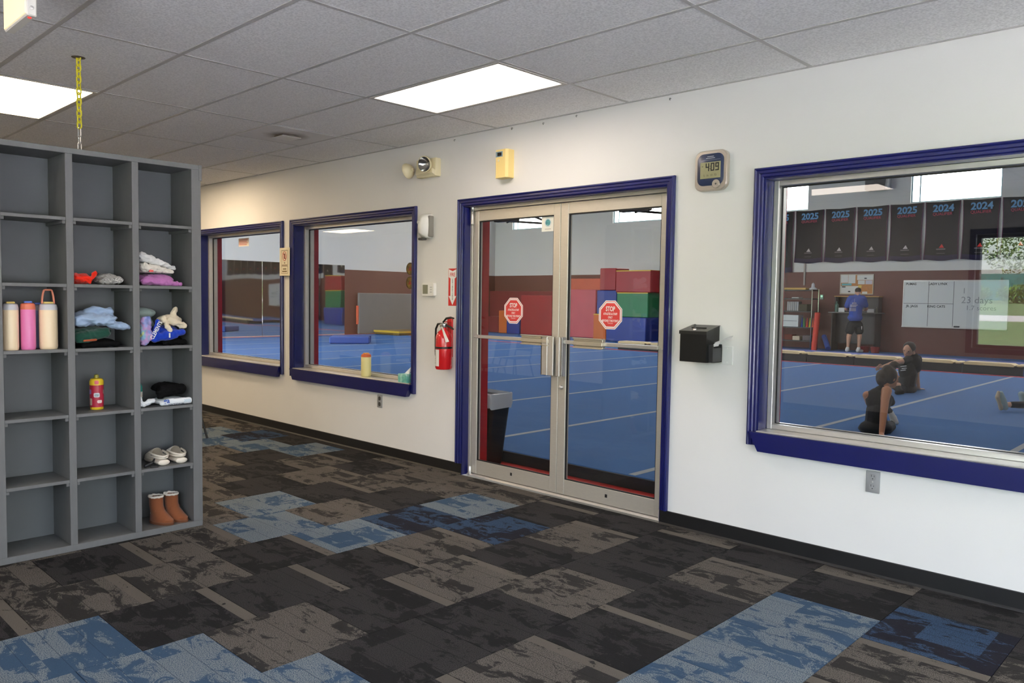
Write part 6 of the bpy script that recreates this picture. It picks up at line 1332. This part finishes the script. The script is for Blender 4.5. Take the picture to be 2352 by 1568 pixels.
HR = [('e', 0, hc - look1.normalized() * 0.018 + Vector((0, 0, 0.014)), (0.086, 0.088, 0.105), RC), ('e', 0, p1(480, 610, 0.05), (0.06, 0.08, 0.09), RC), ('c', 0, p1(470, 660, 0.02), 0.05, p1(560, 500, 0.04), 0.06), ('c', 0, p1(600, 480, 0.05), 0.045, p1(650, 420, 0.05), 0.04), ('e', 0, p1(655, 425, 0.05), (0.045, 0.045, 0.036), RC)]
person('girl in black sleeveless top seen from behind, sitting and leaning on one hand', P, 0.0062, [SK2, BK, BK2, SHW], on_z(*g6(385, 1400), GF), HR)

# second girl: sitting, reaching across to the left
D2 = depth_of(on_z(*g6(830, 830), GF)) + 0.1
def p2(x, y, dd=0.0): return at_depth(*g6(x, y), D2 + dd)
P = []
P.append(('e', 2, p2(815, 765), (0.17, 0.14, 0.085), RC))
P += [('c', 2, p2(770, 775, -0.04), 0.082, p2(690, 745, -0.22), 0.062), ('c', 2, p2(690, 745, -0.22), 0.058, p2(735, 805, -0.34), 0.045), ('c', 2, p2(880, 775, 0.06), 0.08, p2(800, 780, 0.36), 0.06), ('c', 2, p2(800, 780, 0.36), 0.055, p2(600, 800, 0.45), 0.045)]
P += [('c', 3, p2(690, 822, -0.36), 0.034, p2(770, 812, -0.36), 0.036), ('c', 0, p2(690, 718, -0.25), 0.04, p2(715, 712, -0.25), 0.035)]
P += [('c', 1, p2(815, 740), 0.135, p2(860, 560), 0.125), ('e', 1, p2(915, 420), (0.15, 0.1, 0.15), RC), ('e', 1, p2(835, 500, -0.03), (0.125, 0.1, 0.15), RC), ('c', 1, p2(855, 345, -0.03), 0.06, p2(990, 335, 0.03), 0.06), ('c', 1, p2(920, 310), 0.06, p2(950, 300), 0.055)]
P += [('c', 1, p2(850, 355, -0.05), 0.066, p2(800, 372, -0.09), 0.052), ('c', 0, p2(810, 370, -0.08), 0.043, p2(665, 388, -0.14), 0.035), ('c', 0, p2(665, 388, -0.14), 0.036, p2(500, 445, -0.18), 0.024)]
palm = p2(470, 458, -0.18); fingers(P, palm, RC @ Vector((-1.0, -0.05, -0.22)), RC @ Vector((0.1, 0.3, -1.0)), curl=Vector((0, 0, -0.008)))
P += [('c', 1, p2(988, 350, 0.03), 0.066, p2(985, 480, 0.05), 0.055), ('c', 0, p2(985, 470, 0.05), 0.042, p2(978, 570, 0.06), 0.036), ('c', 0, p2(978, 570, 0.06), 0.036, p2(1000, 740, 0.06), 0.025)]
palm = on_z(*g6(1008, 768), GF + 0.02); P.append(('c', 0, p2(1000, 740, 0.06), 0.025, palm, 0.02)); fingers(P, palm, RC @ Vector((1, 0.2, 0)), RC @ Vector((0.2, -1, 0)))
P.append(('c', 0, p2(932, 300), 0.044, p2(890, 235), 0.045))
hc = p2(858, 205, -0.01); look2 = RC @ Vector((-0.72, -0.62, -0.3)); up2 = (RC @ Vector((0.22, 0, 1))).normalized()
head(P, hc, look2, 0.98, 0, 4, 5, up2)
f2 = look2.normalized()
HR = [('e', 0, hc - f2 * 0.012 + up2 * 0.036, (0.088, 0.094, 0.086), RC), ('e', 0, hc - f2 * 0.02 + up2 * 0.005, (0.084, 0.084, 0.085), RC), ('e', 0, hc - f2 * 0.05, (0.082, 0.07, 0.09), RC), ('c', 0, hc - f2 * 0.075 + up2 * 0.02, 0.055, hc - f2 * 0.085 - up2 * 0.035, 0.042), ('c', 0, hc - f2 * 0.09 + up2 * 0.03, 0.035, hc - f2 * 0.13 - up2 * 0.02, 0.022)]
t = person('girl in a black T-shirt sitting on the floor with one arm stretched to the left', P, 0.0075, [SK, BK, BK2, BK, ME, ML], on_z(*g6(830, 810), GF), HR)
pc = p2(790, 478, -0.118) - t.location; pr = MB()
for k, (dx, dz_, l_) in enumerate(((-0.05, 0.03, 0.09), (-0.03, 0.0, 0.1), (-0.045, -0.03, 0.08))): pr.tube([pc + RC @ Vector((dx, 0.0, dz_)), pc + RC @ Vector((dx + l_, 0.006, dz_ + 0.01))], 0.007, 5)
pr.build('shirt_print', m_print_w, t)['kind'] = 'stuff'
MB().tube([p2(680, 838, -0.37) - t.location, p2(775, 826, -0.37) - t.location], 0.012, 6).build('shoe_sole', SHW, t)

# third person at the right picture edge: outstretched legs
D3 = depth_of(on_z(2300, 946, GF)) + 0.03
def p3(x, y, dd=0.0): return at_depth(x, y, D3 + dd)
P = [('c', 3, p3(2309, 936), 0.036, p3(2304, 920), 0.042), ('c', 3, p3(2304, 920), 0.042, p3(2299, 902, -0.01), 0.026), ('c', 4, p3(2299, 938, -0.02), 0.026, p3(2295, 924, -0.03), 0.022), ('c', 4, p3(2295, 924, -0.03), 0.022, p3(2291, 912, -0.03), 0.028), ('c', 4, p3(2291, 912, -0.03), 0.028, p3(2293, 900, -0.02), 0.018), ('c', 0, p3(2314, 929), 0.034, p3(2322, 929), 0.036),
     ('c', 2, p3(2324, 929), 0.042, p3(2420, 931, 0.1), 0.058), ('c', 2, p3(2420, 931, 0.1), 0.06, p3(2530, 925, 0.2), 0.082),
     ('c', 3, p3(2352, 932, 0.35), 0.036, p3(2346, 905, 0.35), 0.04), ('c', 2, p3(2360, 926, 0.35), 0.04, p3(2450, 928, 0.4), 0.056), ('c', 2, p3(2450, 928, 0.4), 0.06, p3(2540, 922, 0.32), 0.082),
     ('e', 2, p3(2545, 915, 0.26), (0.15, 0.16, 0.1), RC), ('c', 1, p3(2550, 900, 0.26), 0.12, p3(2560, 830, 0.27), 0.125), ('e', 1, p3(2562, 805, 0.27), (0.13, 0.15, 0.13), RC), ('c', 0, p3(2562, 785, 0.27), 0.045, p3(2560, 760, 0.27), 0.045),
     ('c', 1, p3(2555, 800, 0.1), 0.055, p3(2545, 840, 0.08), 0.045), ('c', 0, p3(2545, 840, 0.08), 0.038, p3(2480, 880, 0.1), 0.028), ('c', 0, p3(2480, 880, 0.1), 0.026, p3(2462, 890, 0.1), 0.024),
     ('c', 1, p3(2562, 800, 0.44), 0.055, p3(2550, 840, 0.46), 0.045), ('c', 0, p3(2550, 840, 0.46), 0.038, p3(2490, 880, 0.42), 0.028), ('c', 0, p3(2490, 880, 0.42), 0.026, p3(2472, 890, 0.42), 0.024)]
hc = p3(2558, 735, 0.27); head(P, hc, RC @ Vector((-1, 0.1, -0.1)), 0.98, 0, 5, 6)
fingers(P, p3(2462, 891, 0.1), RC @ Vector((-1, 0, -0.3)), RC @ Vector((0, 1, 0))); fingers(P, p3(2472, 891, 0.42), RC @ Vector((-1, 0, -0.3)), RC @ Vector((0, 1, 0)))
person('person with black leggings and grey trainers, only outstretched legs showing at the right edge', P, 0.0075, [SK, BK, BK2, mat('trainer_grey', rgb(150, 170, 172), 0.7), mat('tan_sole', rgb(176, 160, 138), 0.7), ME, ML], on_z(2440, 938, GF), [('e', 0, hc + RC @ Vector((0.02, 0, 0.02)), (0.092, 0.086, 0.1), RC), ('c', 0, hc + RC @ Vector((0.1, 0, 0.03)), 0.03, hc + RC @ Vector((0.15, 0, -0.1)), 0.02)])

# man at the desk, seen from behind
D4 = depth_of(on_z(*m5(1290, 1338), GF)) - 0.35
sc4 = D4 / 21.9
def p4(x, y, dd=0.0): return at_depth(*m5(x, y), D4 + dd)
BLS = mat('blue_tshirt', rgb(64, 88, 168), 0.85, vary=0.08, vscale=6)
P = [('c', 0, p4(1345, 400), 0.06, p4(1352, 360, 0.02), 0.058)]
hc = p4(1358, 336, 0.03); look4 = RC @ Vector((0.15, 0.9, -0.4)); head(P, hc, look4, 0.98)
P += [('c', 1, p4(1240, 445), 0.082, p4(1440, 445), 0.082), ('e', 1, p4(1335, 530), (0.225, 0.135, 0.2), RC), ('c', 1, p4(1325, 600), 0.17, p4(1315, 740), 0.165), ('e', 1, p4(1312, 760), (0.2, 0.15, 0.115), RC), ('c', 1, p4(1325, 420), 0.07, p4(1365, 415), 0.07)]
P += [('c', 1, p4(1225, 455), 0.078, p4(1180, 565, 0.03), 0.07), ('c', 0, p4(1178, 560, 0.03), 0.045, p4(1165, 620, 0.1), 0.042), ('c', 0, p4(1165, 620, 0.1), 0.042, p4(1185, 645, 0.32), 0.028),
      ('c', 1, p4(1455, 455), 0.078, p4(1485, 560, 0.03), 0.07), ('c', 0, p4(1486, 560, 0.03), 0.045, p4(1500, 620, 0.1), 0.042), ('c', 0, p4(1500, 620, 0.1), 0.042, p4(1478, 640, 0.32), 0.028)]
for hx, hy_ in ((1190, 646), (1474, 641)): fingers(P, p4(hx, hy_, 0.36), RC @ Vector((0.1, 1, 0)), RC @ Vector((1, 0, 0)))
P += [('e', 2, p4(1310, 865), (0.19, 0.145, 0.12), RC), ('c', 2, p4(1252, 880), 0.115, p4(1228, 975), 0.118), ('c', 2, p4(1368, 880), 0.115, p4(1378, 975), 0.118)]
P += [('c', 0, p4(1225, 1000), 0.068, p4(1208, 1080), 0.062), ('c', 0, p4(1208, 1080, -0.02), 0.062, p4(1195, 1250), 0.036), ('c', 0, p4(1380, 1000), 0.068, p4(1385, 1080), 0.062), ('c', 0, p4(1385, 1080, -0.02), 0.062, p4(1372, 1250), 0.036)]
P += [('c', 3, p4(1190, 1262), 0.05, p4(1178, 1290, -0.02), 0.05), ('c', 3, p4(1175, 1295, -0.02), 0.045, p4(1200, 1290, 0.18), 0.04), ('c', 3, p4(1370, 1265), 0.05, p4(1355, 1300), 0.052), ('c', 3, p4(1355, 1305), 0.048, p4(1425, 1305, 0.12), 0.04)]
ft = on_z(*m5(1290, 1330), GF)
low = min(p[2].z - p[3] if p[0] == 'c' else 9 for p in P)
P = [(('c', p[1], p[2] + Vector((0, 0, GF - low)), p[3], p[4] + Vector((0, 0, GF - low)), p[5]) if p[0] == 'c' else ('e', p[1], p[2] + Vector((0, 0, GF - low)), p[3], p[4])) for p in P]
dz4 = Vector((0, 0, GF - low)); c4 = p4(1310, 900); 
t = person('man in blue T-shirt and black shorts standing at the desk, back turned', P, 0.011, [SK, BLS, BK, SHW], Vector((c4.x, c4.y, GF)), [('e', 0, hc + dz4 + RC @ Vector((-0.005, -0.02, 0.035)), (0.08, 0.085, 0.08), RC)], mat('grey_brown_hair', rgb(70, 58, 48), 0.8))
m_pr = mat('faded_print', rgb(150, 150, 178), 0.85)
def bk(x, y): return p4(x, y, -0.15) + dz4 - t.location
for k, (x0_, y0_, x1_, y1_) in enumerate(((1240, 600, 1375, 655), (1250, 545, 1365, 590), (1275, 510, 1340, 540))):
    a, b = bk(x0_, y0_), bk(x1_, y1_)
    pts = [bk(x0_, y1_), bk(x1_, y1_), bk(x1_ - 8, y0_), bk(x0_ + 8, y0_)]; MB().prism(pts, RC @ Vector((0, 0.09, 0))).build('back_print', m_pr, t)
MB().tube([bk(1300, 510), bk(1305, 450)], 0.006, 5).build('back_print', m_pr, t)
a = p4(1415, 940, -0.06) + dz4 - t.location; MB().box(a + Vector((-0.03, -0.05, -0.07)), a + Vector((0.03, 0.02, 0.07)), 0.01).build('shorts_patch', SHW, t)
bpy.data.scenes.remove(TMP)
